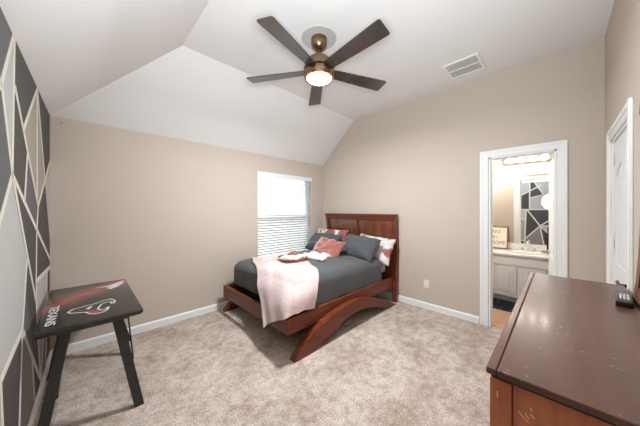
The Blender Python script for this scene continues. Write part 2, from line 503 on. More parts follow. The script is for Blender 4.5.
# wall body behind the paint
prism(bm, [(xd(0.14) - 0.004, 0.14), (xd(YC - 0.13) - 0.004, YC - 0.13), (xd(YC) - 0.13, YC - 0.13), (xd(0) - 0.13, 0.14)], lambda a, b, d: (a, b, d), 0, H1 + 0.05, mat=1)
for a, b in SEG:
    dv = Vector((b[0] - a[0], b[1] - a[1])); n = Vector((-dv.y, dv.x)).normalized() * 0.019
    e = dv.normalized() * 0.008
    a2 = (max(YE, min(0, a[0] - e.x)), max(0, min(H1, a[1] - e.y))); b2 = (max(YE, min(0, b[0] + e.x)), max(0, min(H1, b[1] + e.y)))
    q = [(min(0, a2[0] + n.x), a2[1] + n.y), (min(0, b2[0] + n.x), b2[1] + n.y), (min(0, b2[0] - n.x), b2[1] - n.y), (min(0, a2[0] - n.x), a2[1] - n.y)]
    q = [(y, min(z, H1)) for y, z in q]
    prism(bm, q, lambda s, t, d: (xd(s) + d, s, t), 0.0002, 0.0022, mat=nP)
bmesh.ops.recalc_face_normals(bm, faces=bm.faces)
o = struct('wall_left', bm, pm + [M_tape])

# baseboards
def base_profile(bm, fn, L0, L1):
    prism(bm, [(0, 0), (0.016, 0), (0.016, 0.075), (0.010, 0.088), (0.004, 0.094), (0, 0.094)], fn, L0, L1)
bm = B(); base_profile(bm, lambda a, b, d: (d, -a, b), xd(0) + 0.016, -0.0165); struct('baseboard_back', bm, M_trim)
bm = B(); base_profile(bm, lambda a, b, d: (-a, d, b), -0.0005, -2.866)
base_profile(bm, lambda a, b, d: (-a, d, b), -3.672, YC + 0.0165); struct('baseboard_right', bm, M_trim)
bm = B(); base_profile(bm, lambda a, b, d: (xd(d) + a + 0.003, d, b), -0.0165, YC + 0.0165); struct('baseboard_left', bm, M_trim)
bm = B(); base_profile(bm, lambda a, b, d: (d, YC + a, b), xd(YC) + 0.02, -1.312)
base_profile(bm, lambda a, b, d: (d, YC + a, b), -0.308, -0.017); struct('baseboard_front', bm, M_trim)

# doorway casing to the bathroom (trim_1) : stepped profile, mitred look
def casing_leg(bm, fn, inner, outer, z0, z1):
    s = 1 if outer > inner else -1
    w = abs(outer - inner)
    for a0, a1, t in ((0, w, 0.012), (w * 0.60, w * 0.98, 0.017)):
        fn(bm, inner + s * a0, inner + s * a1, z0, z1 if a1 > w * 0.9 else z1, t)
def boxB(bm, y0, y1, z0, z1, t): box(bm, -t, 0.0, min(y0, y1), max(y0, y1), z0, z1, 0.003, 1)
bm = B()
casing_leg(bm, boxB, DY0 + 0.004, -2.870, 0, 2.233)
casing_leg(bm, boxB, DY1 - 0.004, -3.665, 0, 2.233)
for a0, a1, t in ((0, 0.088, 0.0115), (0.053, 0.086, 0.0165)):
    box(bm, -t, 0, -3.663, -2.872, DZ - 0.002 + a0, DZ - 0.002 + a1, 0.003, 1)
# jamb lining and stop
box(bm, 0.0, 0.13, DY0 - 0.018, DY0, 0, DZ); box(bm, 0.0, 0.13, DY1, DY1 + 0.016, 0, DZ)
box(bm, 0.0, 0.13, DY1, DY0, DZ - 0.018, DZ)
box(bm, 0.045, 0.08, DY0 - 0.030, DY0 - 0.018, 0, DZ - 0.018)
box(bm, 0.045, 0.08, DY1 + 0.016, DY1 + 0.026, 0, DZ - 0.018)
box(bm, 0.1205, 0.135, -3.67, DY1, 0, 2.22) ; box(bm, 0.1205, 0.135, -3.67, -2.875, DZ, 2.225); box(bm, 0.1205, 0.135, DY0, -2.875, 0, DZ)
struct('trim_1', bm, M_trim)

# ------------------------------------------------------------------ panel door leaf builder (two panels, arched top one)
def panel_door(bm, M, w, h, t=0.035):
    """leaf in local x 0..w, z 0..h, y -t/2..t/2 with raised panels on both faces"""
    vs = box(bm, 0, w, -t / 2, t / 2, 0, h, 0.002, 1)
    allv = list(vs)
    m = w * 0.16
    def arch(x0, x1, z0, z1, rise):
        pts = [(x0, z0), (x1, z0)]
        for i in range(13):
            a = i / 12
            pts.append((x1 + (x0 - x1) * a, z1 + rise * math.sin(math.pi * a) ** 1.2))
        return pts
    for s in (-1, 1):
        for (z0, z1, rise) in ((h * 0.12, h * 0.43, 0.0), (h * 0.50, h * 0.86, h * 0.045)):
            for ins, y0, y1 in ((0.0, t / 2, t / 2 + 0.006), (0.045, t / 2 + 0.006, t / 2 + 0.010)):
                if ins == 0.0:
                    outer = arch(m, w - m, z0, z1, rise)
                    inner = arch(m + 0.016, w - m - 0.016, z0 + 0.016, z1 - 0.016, rise)
                    n = len(outer)
                    for i in range(n):
                        j = (i + 1) % n
                        allv += prism(bm, [outer[i], outer[j], inner[j], inner[i]], lambda a, b, d: (a, s * d, b), y0 - 0.001, y1)
                else:
                    allv += prism(bm, arch(m + ins, w - m - ins, z0 + ins, z1 - ins, rise), lambda a, b, d: (a, s * d, b), t / 2 - 0.001, t / 2 + 0.005)
    bmesh.ops.transform(bm, matrix=M, verts=list(set(allv)))

def hinge(bm, M, z):
    vs = box(bm, -0.02, 0.02, -0.002, 0.002, z - 0.045, z + 0.045)
    n0 = set(bm.verts)
    lathe(bm, [(0, -0.048), (0.007, -0.048), (0.007, 0.048), (0, 0.048)], (0, -0.006, z), n=10)
    vs += [v for v in bm.verts if v not in n0]
    bmesh.ops.transform(bm, matrix=M, verts=vs)

# door_1: closed panel door in wall C
d1 = thing('door_1', 'white two-panel arched door in the right side wall behind the dresser', 'door', (-0.81, YC, 0), kind='structure')
bm = B()
panel_door(bm, Matrix.Translation((CX1 + 0.022, YC - 0.032, 0.012)), (CX0 - CX1) - 0.044, CZ - 0.035)
obj('door_leaf', bm, M_trim, d1)
bm = B()
for a, b in ((CX0 - 0.02, CX0), (CX1, CX1 + 0.02)): box(bm, a, b, YC - 0.13, YC, 0, CZ)
box(bm, CX1, CX0, YC - 0.13, YC, CZ - 0.02, CZ)
for i0, i1 in ((CX0 - 0.005, CX0 + 0.088), (CX1 + 0.005, CX1 - 0.088)):
    s = 1 if i1 > i0 else -1
    for a0, a1, t in ((0, 0.093, 0.012), (0.05, 0.09, 0.020), (0.008, 0.026, 0.016)):
        x0, x1 = sorted((i0 + s * a0, i0 + s * a1)); box(bm, x0, x1, YC, YC + t, 0, CZ + 0.093, 0.003, 1)
for a0, a1, t in ((0, 0.09, 0.0115), (0.05, 0.087, 0.0195), (0.008, 0.026, 0.0155)):
    box(bm, CX1 - 0.086, CX0 + 0.086, YC, YC + t, CZ + a0, CZ + a1, 0.003, 1)
obj('door_frame', bm, M_trim, d1)
for z in (1.20, 1.93, 0.25):
    bm = B(); hinge(bm, Matrix.Translation((CX0 - 0.022, YC - 0.008, 0)) @ Matrix.Rotation(math.pi, 4, 'Z'), z)
    obj('hinge', bm, M_trim, d1)
bm = B()
lathe(bm, [(0, 0), (0.032, 0), (0.032, 0.008), (0.014, 0.012), (0.012, 0.045), (0, 0.045)], (-1.12, YC - 0.018, 0.985), 'Y', 20)
tube(bm, [(-1.12, YC + 0.03, 0.985), (-1.09, YC + 0.034, 0.985), (-1.02, YC + 0.034, 0.987), (-1.0, YC + 0.030, 0.987)], 0.009, 10)
obj('door_handle', bm, M_darkmetal, d1, smooth=True)

# door_2: bathroom door, swung open into the bathroom
d2 = thing('door_2', 'open white bathroom door seen edge-on inside the doorway', 'door', (0.13, -3.60, 0), kind='structure')
ML = Matrix.Translation((0.140, -3.592, 0.012)) @ Matrix.Rotation(R(7), 4, 'Z')
bm = B(); panel_door(bm, ML, 0.60, 2.10); obj('door_leaf', bm, M_trim, d2)
for z in (0.30, 1.18, 1.98):
    bm = B(); hinge(bm, Matrix.Translation((0.132, -3.568, 0)) @ Matrix.Rotation(math.pi, 4, 'Z'), z); obj('hinge', bm, M_chrome, d2)
bm = B()
kx = ML @ Vector((0.54, 0.0, 0.93))
lathe(bm, [(0, 0.018), (0.03, 0.018), (0.03, 0.026), (0.012, 0.03), (0.012, 0.05), (0.026, 0.06), (0.028, 0.075), (0.018, 0.088), (0, 0.09)], kx, 'Y', 20)
obj('door_knob', bm, M_satin, d2, smooth=True)

# ------------------------------------------------------------------ window and blinds
w1 = thing('window_1', 'bright single-hung window in the back wall beside the bed', 'window', (-0.97, 0.07, WZ0), kind='structure')
bm = B()
y0, y1 = 0.075, 0.125
f = 0.045
box(bm, WX0, WX0 + f, y0, y1, WZ0, WZ1, 0.003, 1); box(bm, WX1 - f, WX1, y0, y1, WZ0, WZ1, 0.003, 1)
box(bm, WX0, WX1, y0, y1, WZ0, WZ0 + f, 0.003, 1); box(bm, WX0, WX1, y0, y1, WZ1 - f, WZ1, 0.003, 1)
obj('window_frame', bm, M_vinyl, w1)
bm = B(); box(bm, WX0 + f, WX1 - f, y0 - 0.004, y1, 1.345, 1.395, 0.003, 1); obj('meeting_rail', bm, M_vinyl, w1)
for z0, z1, yy in ((WZ0 + f, 1.345, 0.095), (1.395, WZ1 - f, 0.110)):
    bm = B(); box(bm, WX0 + f, WX1 - f, yy, yy + 0.004, z0, z1); obj('pane', bm, M_glass, w1)
bm = B(); box(bm, WX0 - 0.03, WX1 + 0.03, -0.035, 0.075, WZ0 - 0.022, WZ0, 0.004, 2); obj('window_sill', bm, M_trim, w1)

bl = thing('window_blind', 'white horizontal slat blind lowered over the bright back window', 'blind', (-0.97, 0.03, WZ0))
bm = B()
box(bm, WX0 + 0.004, WX1 - 0.004, 0.004, 0.058, WZ1 - 0.05, WZ1 - 0.002)
box(bm, WX0 - 0.012, WX1 + 0.012, -0.012, 0.003, WZ1 - 0.062, WZ1 + 0.016, 0.004, 2)
obj('headrail', bm, M_slat, bl)
bm = B()
zt, zb, pitch = WZ1 - 0.085, WZ0 + 0.045, 0.0445
n = int((zt - zb) / pitch)
for i in range(n + 1):
    z = zt - i * (zt - zb) / n
    Ms = Matrix.Translation((0, 0.032, z)) @ Matrix.Rotation(R(20), 4, 'X')
    box(bm, WX0 + 0.008, WX1 - 0.008, -0.0245, 0.0245, -0.0014, 0.0014, 0.0, M=Ms)
obj('slats', bm, M_slat, bl)
bm = B(); box(bm, WX0 + 0.008, WX1 - 0.008, 0.006, 0.056, WZ0 + 0.004, WZ0 + 0.024, 0.004, 2); obj('bottom_rail', bm, M_slat, bl)
bm = B()
for x in (WX0 + 0.16, -0.97, WX1 - 0.16):
    for yy in (0.0065, 0.0575): box(bm, x - 0.0012, x + 0.0012, yy - 0.0008, yy + 0.0008, WZ0 + 0.02, WZ1 - 0.05)
obj('ladder_cord', bm, M_slat, bl)
bm = B(); tube(bm, [(WX1 - 0.07, 0.0, WZ1 - 0.07), (WX1 - 0.07, -0.004, 1.62)], 0.004, 8); obj('tilt_wand', bm, M_vinyl, bl)

# outside: added unseen eave sized to limit the sun patch, neighbour fence, ground
bm = B(); box(bm, -4.3, 0.5, 0.14, 0.95, 2.30, 2.42); struct('sun_block_eave', bm, M_trim)
bm = B(); box(bm, -14, 12, 0.14, 16, -0.5, -0.35); struct('ground', bm, M_outside)
fe = thing('garden_fence', 'pale board fence outside, seen faintly between the blind slats', 'fence', (-1, 4.5, -0.35))
bm = B()
for i in range(70): box(bm, -8 + i * 0.2, -8 + i * 0.2 + 0.185, 4.5, 4.53, -0.35, 1.25)
obj('board_panel', bm, M_fence, fe)
bm = B(); box(bm, -8, 6, 4.53, 4.57, 0.0, 0.09); box(bm, -8, 6, 4.53, 4.57, 0.9, 0.99); obj('rail', bm, M_fence, fe)

# ------------------------------------------------------------------ bathroom shell
BX0, BX1, BY0, BY1, BZ = 0.12, 1.70, -1.6, -3.76, 2.62
bm = B(); box(bm, 0.06, BX1 + 0.12, BY1 - 0.1, BY0 + 0.1, -0.12, 0.004)
struct('floor_bathroom', bm, M_tile)
bm = B(); box(bm, BX1, BX1 + 0.12, BY1 - 0.1, BY0 + 0.1, 0.0, BZ + 0.1); struct('wall_bathroom_back', bm, M_bathwall)
bm = B(); box(bm, BX0, BX1, BY0, BY0 + 0.1, 0.0, BZ + 0.1); struct('wall_bathroom_left', bm, M_bathwall)
bm = B(); box(bm, BX0, BX1, BY1 - 0.1, BY1, 0.0, BZ + 0.1); struct('wall_bathroom_right', bm, M_bathwall)
bm = B(); box(bm, BX0, BX1, BY1, BY0, BZ, BZ + 0.1); struct('ceiling_bathroom', bm, M_ceil)

bcl = thing('bathroom_fill_lamp', 'unseen round fill lamp added on the bathroom ceiling to brighten the vanity', 'light fixture', (0.42, -2.45, BZ))  # added lamp out of view, lifts the light on the vanity front
bm = B(); lathe(bm, [(0, -0.0005), (0.15, -0.0005), (0.15, -0.03), (0, -0.03)], (0.42, -2.45, BZ), n=32); obj('base', bm, M_chrome, bcl, smooth=True)
bm = B(); lathe(bm, [(0.14, -0.031), (0.135, -0.06), (0.09, -0.085), (0, -0.095)], (0.42, -2.45, BZ), n=32); obj('dome', bm, mat('fill_lamp_dome', (1, 1, 1), 0.4, emit=(1, 0.97, 0.93), estr=75.0), bcl, smooth=True)

# vanity
VX0, VY0, VY1 = 1.17, -2.10, -3.70
va = thing('vanity_cabinet', 'white bathroom vanity cabinet with raised-panel doors under the sink counter', 'cabinet', (1.43, -2.9, 0.004))
bm = B()
box(bm, VX0 + 0.02, BX1 - 0.005, VY1, VY0, 0.09, 0.755); box(bm, VX0 + 0.09, BX1 - 0.005, VY1, VY0, 0.004, 0.09)
obj('carcass', bm, M_cab, va)
bm = B()
zs = ((0.09, 0.115), (0.575, 0.612), (0.735, 0.755))
for a, b in zs: box(bm, VX0, VX0 + 0.02, VY1, VY0, a, b, 0.001, 1)
edges = [VY0, -2.43, -2.79, -3.135, -3.48, VY1]
for e in edges: box(bm, VX0 + 0.0005, VX0 + 0.02, max(e - 0.022, VY1), min(e + 0.022, VY0), 0.09, 0.755)
obj('face_frame', bm, M_cab, va)
def raised(bm, x, y0, y1, z0, z1):
    ya, yb = sorted((y0, y1))
    box(bm, x - 0.018, x - 0.0005, ya, yb, z0, z1, 0.004, 2)
    i = 0.045
    for (a, b, c, d) in ((ya + i, yb - i, z0 + i, z0 + i + 0.008), (ya + i, yb - i, z1 - i - 0.008, z1 - i), (ya + i, ya + i + 0.008, z0 + i, z1 - i), (yb - i - 0.008, yb - i, z0 + i, z1 - i)):
        box(bm, x - 0.023, x - 0.017, a, b, c, d, 0.002, 1)
    i = 0.08
    if z1 - z0 > 0.3: box(bm, x - 0.026, x - 0.017, ya + i, yb - i, z0 + i, z1 - i, 0.006, 2)
for i in range(5):
    a, b = edges[i] - 0.012, edges[i + 1] + 0.012
    bm = B(); raised(bm, VX0, a, b, 0.112, 0.580); obj('door', bm, M_cab, va)
for a, b in ((-2.112, -2.778), (-2.802, -3.688)):
    bm = B(); box(bm, VX0 - 0.018, VX0 - 0.0005, b, a, 0.607, 0.735, 0.005, 2); obj('drawer_front', bm, M_cab, va)

ct = thing('sink_counter', 'glossy white vanity countertop with backsplash and sink basin', 'countertop', (1.42, -2.9, 0.757))
bm = B()
box(bm, VX0 - 0.035, BX1 - 0.002, VY1 - 0.02, VY0 + 0.01, 0.757, 0.80, 0.010, 3)
obj('worktop', bm, M_counter, ct, smooth=True)
bm = B(); box(bm, BX1 - 0.024, BX1 - 0.002, VY1 - 0.02, VY0 + 0.01, 0.800, 0.905, 0.005, 2); obj('backsplash', bm, M_counter, ct)
bm = B()
lathe(bm, [(0.205, 0.0), (0.215, 0.006), (0.20, 0.009), (0.185, 0.004), (0.17, 0.0015), (0, 0.001)], (1.40, -3.23, 0.80), n=40)
obj('basin', bm, M_counter, ct, smooth=True)

fa = thing('faucet', 'chrome two-handle faucet behind the bathroom sink', 'faucet', (1.60, -3.23, 0.80))
bm = B(); box(bm, 1.575, 1.63, -3.32, -3.14, 0.80, 0.815, 0.007, 2); obj('base_plate', bm, M_chrome, fa, smooth=True)
bm = B(); tube(bm, [(1.60, -3.23, 0.81), (1.60, -3.23, 0.90), (1.59, -3.23, 0.94), (1.56, -3.23, 0.958), (1.52, -3.23, 0.945), (1.49, -3.23, 0.91)], 0.012, 12); obj('spout', bm, M_chrome, fa, smooth=True)
for y in (-3.305, -3.155):
    bm = B()
    lathe(bm, [(0, 0.012), (0.02, 0.012), (0.016, 0.035), (0.010, 0.05), (0, 0.052)], (1.60, y, 0.80), n=16)
    tube(bm, [(1.60, y, 0.845), (1.57, y + (0.028 if y > -3.2 else -0.028), 0.862)], 0.006, 8)
    obj('handle', bm, M_chrome, fa, smooth=True)

st = thing('counter_stand', 'slim dark metal stand on a small round foot on the bathroom counter', 'stand', (1.52, -3.475, 0.80))
bm = B(); lathe(bm, [(0, 0), (0.055, 0), (0.058, 0.008), (0.02, 0.016), (0, 0.016)], (1.52, -3.475, 0.80), n=24); obj('foot', bm, M_satin, st, smooth=True)
bm = B(); tube(bm, [(1.52, -3.475, 0.81), (1.52, -3.475, 0.90), (1.52, -3.475, 1.00), (1.52, -3.475, 1.22)], 0.008, 10, rr=[0.01, 0.016, 0.008, 0.006]); obj('pole', bm, M_darkmetal, st, smooth=True)
bm = B(); tube(bm, [(1.52, -3.42, 1.02), (1.52, -3.45, 0.99), (1.52, -3.475, 0.985), (1.52, -3.50, 0.99), (1.52, -3.53, 1.02)], 0.006, 8); obj('arm', bm, M_darkmetal, st, smooth=True)

bm = B(); box(bm, BX1 - 0.008, BX1 - 0.0005, VY1 + 0.02, VY0 - 0.02, 0.912, 2.09, 0.002, 1)
obj('vanity_mirror', bm, M_mirror, label='wide frameless mirror above the bathroom counter reflecting the patterned wall', cat='mirror')

vl = thing('vanity_light', 'chrome bar light with four glowing round bulbs over the bathroom mirror', 'light fixture', (BX1, -3.21, 2.39))
bm = B(); box(bm, BX1 - 0.05, BX1 - 0.001, -3.53, -2.89, 2.285, 2.405, 0.02, 3); obj('light_bar', bm, M_satin, vl, smooth=True)
for y in (-2.98, -3.133, -3.286, -3.439):
    bm = B(); lathe(bm, [(0, -0.140), (0.024, -0.136), (0.037, -0.122), (0.043, -0.100), (0.037, -0.078), (0.022, -0.064), (0.016, -0.052), (0, -0.05)], (BX1, y, 2.345), 'X', 24)
    obj('bulb', bm, M_bulb, vl, smooth=True)

# framed sign on the counter
def text_mesh(s, size, loc, M, depth=0.0008, sx=1.0, bold=0.0):
    cu = bpy.data.curves.new('letters', 'FONT')
    cu.body = s; cu.size = size; cu.extrude = depth; cu.align_x = 'CENTER'; cu.align_y = 'CENTER'; cu.offset = bold
    o = bpy.data.objects.new('letters_tmp', cu); C.objects.link(o)
    dg = bpy.context.evaluated_depsgraph_get(); dg.update()
    me = bpy.data.meshes.new_from_object(o.evaluated_get(dg))
    b = bmesh.new(); b.from_mesh(me)
    bmesh.ops.transform(b, matrix=Matrix.Translation(loc) @ M @ Matrix.Diagonal((sx, 1, 1, 1)), verts=b.verts)
    bpy.data.objects.remove(o); bpy.data.curves.remove(cu); bpy.data.meshes.remove(me)
    return b
sg = thing('framed_sign', 'brown-framed cream lettered sign leaning on the bathroom backsplash', 'sign', (1.60, -2.78, 0.80))
Lean = Matrix.Translation((1.585, -2.765, 0.80)) @ Matrix.Rotation(R(10), 4, 'Y')
sw, sh = 0.205, 0.40
bm = B()
box(bm, 0, 0.018, -sw, sw, 0, 0.022, 0.003, 1, M=Lean); box(bm, 0, 0.018, -sw, sw, sh - 0.022, sh, 0.003, 1, M=Lean)
box(bm, 0, 0.018, -sw, -sw + 0.022, 0.022, sh - 0.022, 0.003, 1, M=Lean); box(bm, 0, 0.018, sw - 0.022, sw, 0.022, sh - 0.022, 0.003, 1, M=Lean)
obj('frame', bm, M_frame, sg)
bm = B(); box(bm, 0.006, 0.014, -sw + 0.02, sw - 0.02, 0.02, sh - 0.02, M=Lean); obj('board', bm, M_signpaper, sg)
LT = Matrix(((0, 0, -1, 0), (-1, 0, 0, 0), (0, 1, 0, 0), (0, 0, 0, 1)))
for s, z, size in (('MAKE', 0.30, 0.085), ('GO', 0.20, 0.08), ('AWESOME', 0.105, 0.082)):
    b2 = text_mesh(s, size, (0, 0, 0), LT, sx=0.85)
    bmesh.ops.transform(b2, matrix=Lean @ Matrix.Translation((0.005, 0, z)), verts=b2.verts)
    obj('lettering', b2, M_signink, sg)

# bath rug
def rug_mat():
    m = mat('navy_rug', srgb(30, 32, 42), 0.95, spec=0.1, noise_col=srgb(60, 66, 100), nscale=5, stretch=(1, 3, 1), lo=0.5, hi=0.7, bump=0.4, bscale=200)
    return m
bm = B(); box(bm, 0.72, 1.20, -3.42, -2.25, 0.004, 0.020, 0.006, 2)
obj('bath_rug', bm, rug_mat(), label='dark navy bath rug on the tan floor in front of the vanity', cat='rug')

# ------------------------------------------------------------------ bed frame
bed = thing('bed_frame', 'cherry wood platform bed frame with arched legs and panelled headboard', 'bed', (-1.1, -0.94, 0))
Y_N, Y_F = -1.70, -0.17            # outer faces of near and far rail
XF = -2.235                        # outer face of the foot rail
# headboard with a gentle sleigh curve
def hx(z):                         # front face x of the headboard at height z
    t = max(0.0, min(1.0, (z - 0.25) / 1.17))
    return -0.115 + 0.055 * math.sin(math.pi * t) - 0.015 * t
HB0, HB1 = -0.200, -1.750
def curved_slab(bm, y0, y1, z0, z1, dx0, th, n=14):
    pts = [(hx(z0 + (z1 - z0) * i / n) + dx0, z0 + (z1 - z0) * i / n) for i in range(n + 1)]
    back = [(x + th, z) for x, z in reversed(pts)]
    prism(bm, pts + back, lambda a, b, d: (a, d, b), y0, y1)
hb = thing('headboard_root', None, None) if False else None
for a, b in ((HB0, HB0 - 0.065), (HB1 + 0.065, HB1)):
    bm = B()
    box(bm, hx(0.25), hx(0.25) + 0.065, min(a, b), max(a, b), 0.0, 0.251)
    curved_slab(bm, a, b, 0.25, 1.375, 0, 0.065)
    obj('headboard_post', bm, M_cherry_v, bed)
bm = B()
box(bm, -0.145, -0.045, HB1 - 0.012, HB0 + 0.012, 1.392, 1.42, 0.008, 3)
box(bm, -0.138, -0.050, HB1 - 0.004, HB0 + 0.004, 1.374, 1.393, 0.004, 2)
obj('headboard_cap', bm, M_cherry, bed, smooth=True)
bm = B()
curved_slab(bm, HB0 - 0.065, HB1 + 0.065, 1.325, 1.375, 0.004, 0.055)
obj('headboard_rail', bm, M_cherry, bed)
bm = B()
curved_slab(bm, HB0 - 0.065, HB1 + 0.065, 0.24, 0.60, 0.004, 0.055)
obj('headboard_rail', bm, M_cherry, bed)
ymid = (HB0 + HB1) / 2
for a, b in ((HB0 - 0.067, ymid + 0.014), (ymid - 0.014, HB1 + 0.067)):
    bm = B(); curved_slab(bm, a, b, 0.60, 1.323, 0.026, 0.020)
    pn = obj('headboard_panel', bm, M_panel, bed)
    bm = B()
    for q0, q1 in ((a, a - 0.012), (b + 0.012, b)): curved_slab(bm, q0, q1, 0.60, 1.323, 0.018, 0.012)
    curved_slab(bm, a - 0.012, b + 0.012, 1.311, 1.323, 0.018, 0.012, n=2)
    obj('moulding', bm, M_groove2, pn)
bm = B(); curved_slab(bm, ymid + 0.013, ymid - 0.013, 0.60, 1.324, 0.006, 0.034); obj('headboard_divider', bm, M_cherry_v, bed)
for a, b in ((Y_N, Y_N + 0.035), (Y_F - 0.035, Y_F)):
    bm = B(); box(bm, XF + 0.036, -0.052, a, b, 0.238, 0.402, 0.004, 2); obj('side_rail', bm, M_cherry, bed)
bm = B(); box(bm, XF, XF + 0.036, Y_N, Y_F, 0.238, 0.402, 0.004, 2); obj('foot_rail', bm, M_cherry, bed)
bm = B()
for i in range(9): box(bm, -2.1 + i * 0.235, -2.0 + i * 0.235, Y_N + 0.036, Y_F - 0.036, 0.275, 0.297)
obj('mattress_slats', bm, M_cherry, bed)
top = [(-2.19, 0.035), (-2.08, 0.135), (-1.94, 0.213), (-1.665, 0.293), (-1.42, 0.328), (-1.22, 0.336), (-1.05, 0.325), (-0.87, 0.285), (-0.69, 0.228), (-0.504, 0.158), (-0.34, 0.083), (-0.17, 0.001)]
bot = [(-0.28, 0.0), (-0.40, 0.012), (-0.504, 0.042), (-0.64, 0.088), (-0.80, 0.138), (-0.962, 0.175), (-1.12, 0.192), (-1.263, 0.190), (-1.45, 0.158), (-1.63, 0.106), (-1.823, 0.052), (-1.96, 0.0), (-2.215, 0.0)]
for a, b in ((Y_N - 0.088, Y_N - 0.001), (Y_F + 0.001, Y_F + 0.088)):
    bm = B(); prism(bm, top + bot, lambda p, q, d: (p, d, q), a, b)
    es = [e for e in bm.edges if abs(e.verts[0].co.y - e.verts[1].co.y) < 1e-5]
    bmesh.ops.bevel(bm, geom=es, offset=0.004, segments=2, affect='EDGES')
    obj('arched_leg', bm, M_cherry, bed)

# box base, mattress, comforter
bm = B(); box(bm, -2.09, -0.17, -1.610, -0.280, 0.30, 0.47, 0.03, 3)  # plain black box below the mattress, visible under the comforter hem
obj('box_base', bm, M_black, smooth=True, label='black box base showing in the gap under the charcoal comforter', cat='box base')
bm = B(); box(bm, -2.07, -0.16, -1.615, -0.280, 0.472, 0.700, 0.06, 4)
obj('mattress', bm, M_sheet, smooth=True, label='mattress in a grey patterned sheet, its edge showing by the headboard', cat='mattress')

def comf():
    x0, x1, ya, yb, top_, hem, r = -2.125, -0.40, -1.662, -0.235, 0.762, 0.40, 0.12
    bm = B()
    nx, ny = 96, 80
    def along(s, lo, hi, dlo, dhi):
        # s in [0,1] over drop_lo + flat + drop_hi ; returns (pos, drop)
        qa = r * math.pi / 2
        segs = [dlo - r if dlo else 0, qa if dlo else 0, (hi - lo) - (r if dlo else 0) - (r if dhi else 0), qa if dhi else 0, dhi - r if dhi else 0]
        t = s * sum(segs)
        if t < segs[0]: return lo, r + (segs[0] - t)
        t -= segs[0]
        if t < segs[1]:
            a = (segs[1] - t) / r; return lo + r - r * math.sin(a), r - r * math.cos(a)
        t -= segs[1]
        if t < segs[2]: return lo + (r if dlo else 0) + t, 0
        t -= segs[2]
        if t < segs[3]:
            a = t / r; return hi - r + r * math.sin(a), r - r * math.cos(a)
        t -= segs[3]
        return hi, r + t
    V = []
    D = top_ - hem
    for i in range(nx + 1):
        row = []
        x, dx = along(i / nx, x0, x1, D, 0)
        for j in range(ny + 1):
            y, dy = along(j / ny, ya, yb, D, D)
            d = (dx ** 4 + dy ** 4) ** 0.25
            z = top_ - min(d, D)
            # round the vertical corner at the foot
            w = noise.fractal(Vector((x * 1.6, y * 2.2, 3.1)), 1.0, 2.0, 4) * 0.018
            w += (1 - abs(noise.noise(Vector((x * 3.2 + 1.7 * y, y * 2.4, 9.0))))) ** 6 * 0.012
            if dx > 0: z += 0.03 * min(1, dx / D)
            z += w * (1 if d < 0.15 else 0.3) - 0.02 * (abs(y + 0.94) / 0.7) ** 2 * (1 if d < D else 0)
            ex = 0.010 * noise.noise(Vector((x * 7, y * 7, z * 3))) * (d / D)
            px, py = x, y
            if dx > 0: px += ex
            if dy > 0: py += ex * (1 if y > -0.9 else -1)
            if dx > 0 and dy > 0:                         # pull corner in
                k = min(dx, dy) / D
                px += 0.05 * k; py += (0.05 * k) * (1 if y < -0.9 else -1)
            row.append(bm.verts.new((px, py, z)))
        V.append(row)
    for i in range(nx):
        for j in range(ny):
            bm.faces.new((V[i][j], V[i + 1][j], V[i + 1][j + 1], V[i][j + 1]))
    bmesh.ops.recalc_face_normals(bm, faces=bm.faces)
    return bm
cbm = comf()
from mathutils.bvhtree import BVHTree
if sum(f.normal.z for f in cbm.faces) < 0:
    bmesh.ops.reverse_faces(cbm, faces=cbm.faces[:])
cbm.normal_update()
CBVH = BVHTree.FromBMesh(cbm)
o = obj('comforter', cbm, M_grey, smooth='all', label='charcoal grey comforter spread over the whole bed', cat='comforter')
md = o.modifiers.new('thick', 'SOLIDIFY'); md.thickness = 0.015; md.offset = -1

# ------------------------------------------------------------------ pillows
def pillow(name, c, w, h, t, lean, mats, label, cat, seed=0, yaw=0, roll=0, ear=0.05, droop=0.0):
    """w along y, h up the lean, t thickness; lean = angle from upright, falling back towards the headboard"""
    bm = B()
    nu, nv = 36, 26
    Mx = Matrix.Translation(c) @ Matrix.Rotation(R(yaw), 4, 'Z') @ Matrix.Rotation(R(lean), 4, 'Y') @ Matrix.Rotation(R(roll), 4, 'X')
    grid = {}
    for s in (1, -1):
        for i in range(nu + 1):
            for j in range(nv + 1):
                u = -1 + 2 * i / nu; v = -1 + 2 * j / nv
                edge = i in (0, nu) or j in (0, nv)
                if s == -1 and edge:
                    grid[(s, i, j)] = grid[(1, i, j)]; continue
                th = (max(0, 1 - abs(u) ** 3) ** 0.5) * (max(0, 1 - abs(v) ** 3) ** 0.5)
                pin = 1 - 0.05 * (1 - abs(u) ** 2) * abs(v) ** 2
                pin2 = 1 - 0.05 * (1 - abs(v) ** 2) * abs(u) ** 2
                y = u * w / 2 * pin2; z = v * h / 2 * pin
                wr = noise.fractal(Vector((u * 2.2 + seed, v * 2.2, s * 3 + seed)), 1.0, 2.0, 4) * 0.022
                wr += 0.010 * math.sin(7 * math.atan2(v, u) + seed) * (u * u + v * v) * th
                x = -s * (th * t / 2 + wr * min(1, th * 2))
                z -= droop * u * u if u * droop else 0
                y += 0.012 * noise.noise(Vector((v * 3, seed, 1))) ; z += 0.012 * noise.noise(Vector((u * 3, seed, 5)))
                grid[(s, i, j)] = bm.verts.new(Mx @ Vector((x, y, z)))
    for s in (1, -1):
        for i in range(nu):
            for j in range(nv):
                q = (grid[(s, i, j)], grid[(s, i + 1, j)], grid[(s, i + 1, j + 1)], grid[(s, i, j + 1)])
                bm.faces.new(q if s == 1 else q[::-1])
    bmesh.ops.recalc_face_normals(bm, faces=bm.faces)
    return obj(name, bm, mats, smooth='all', label=label, cat=cat)

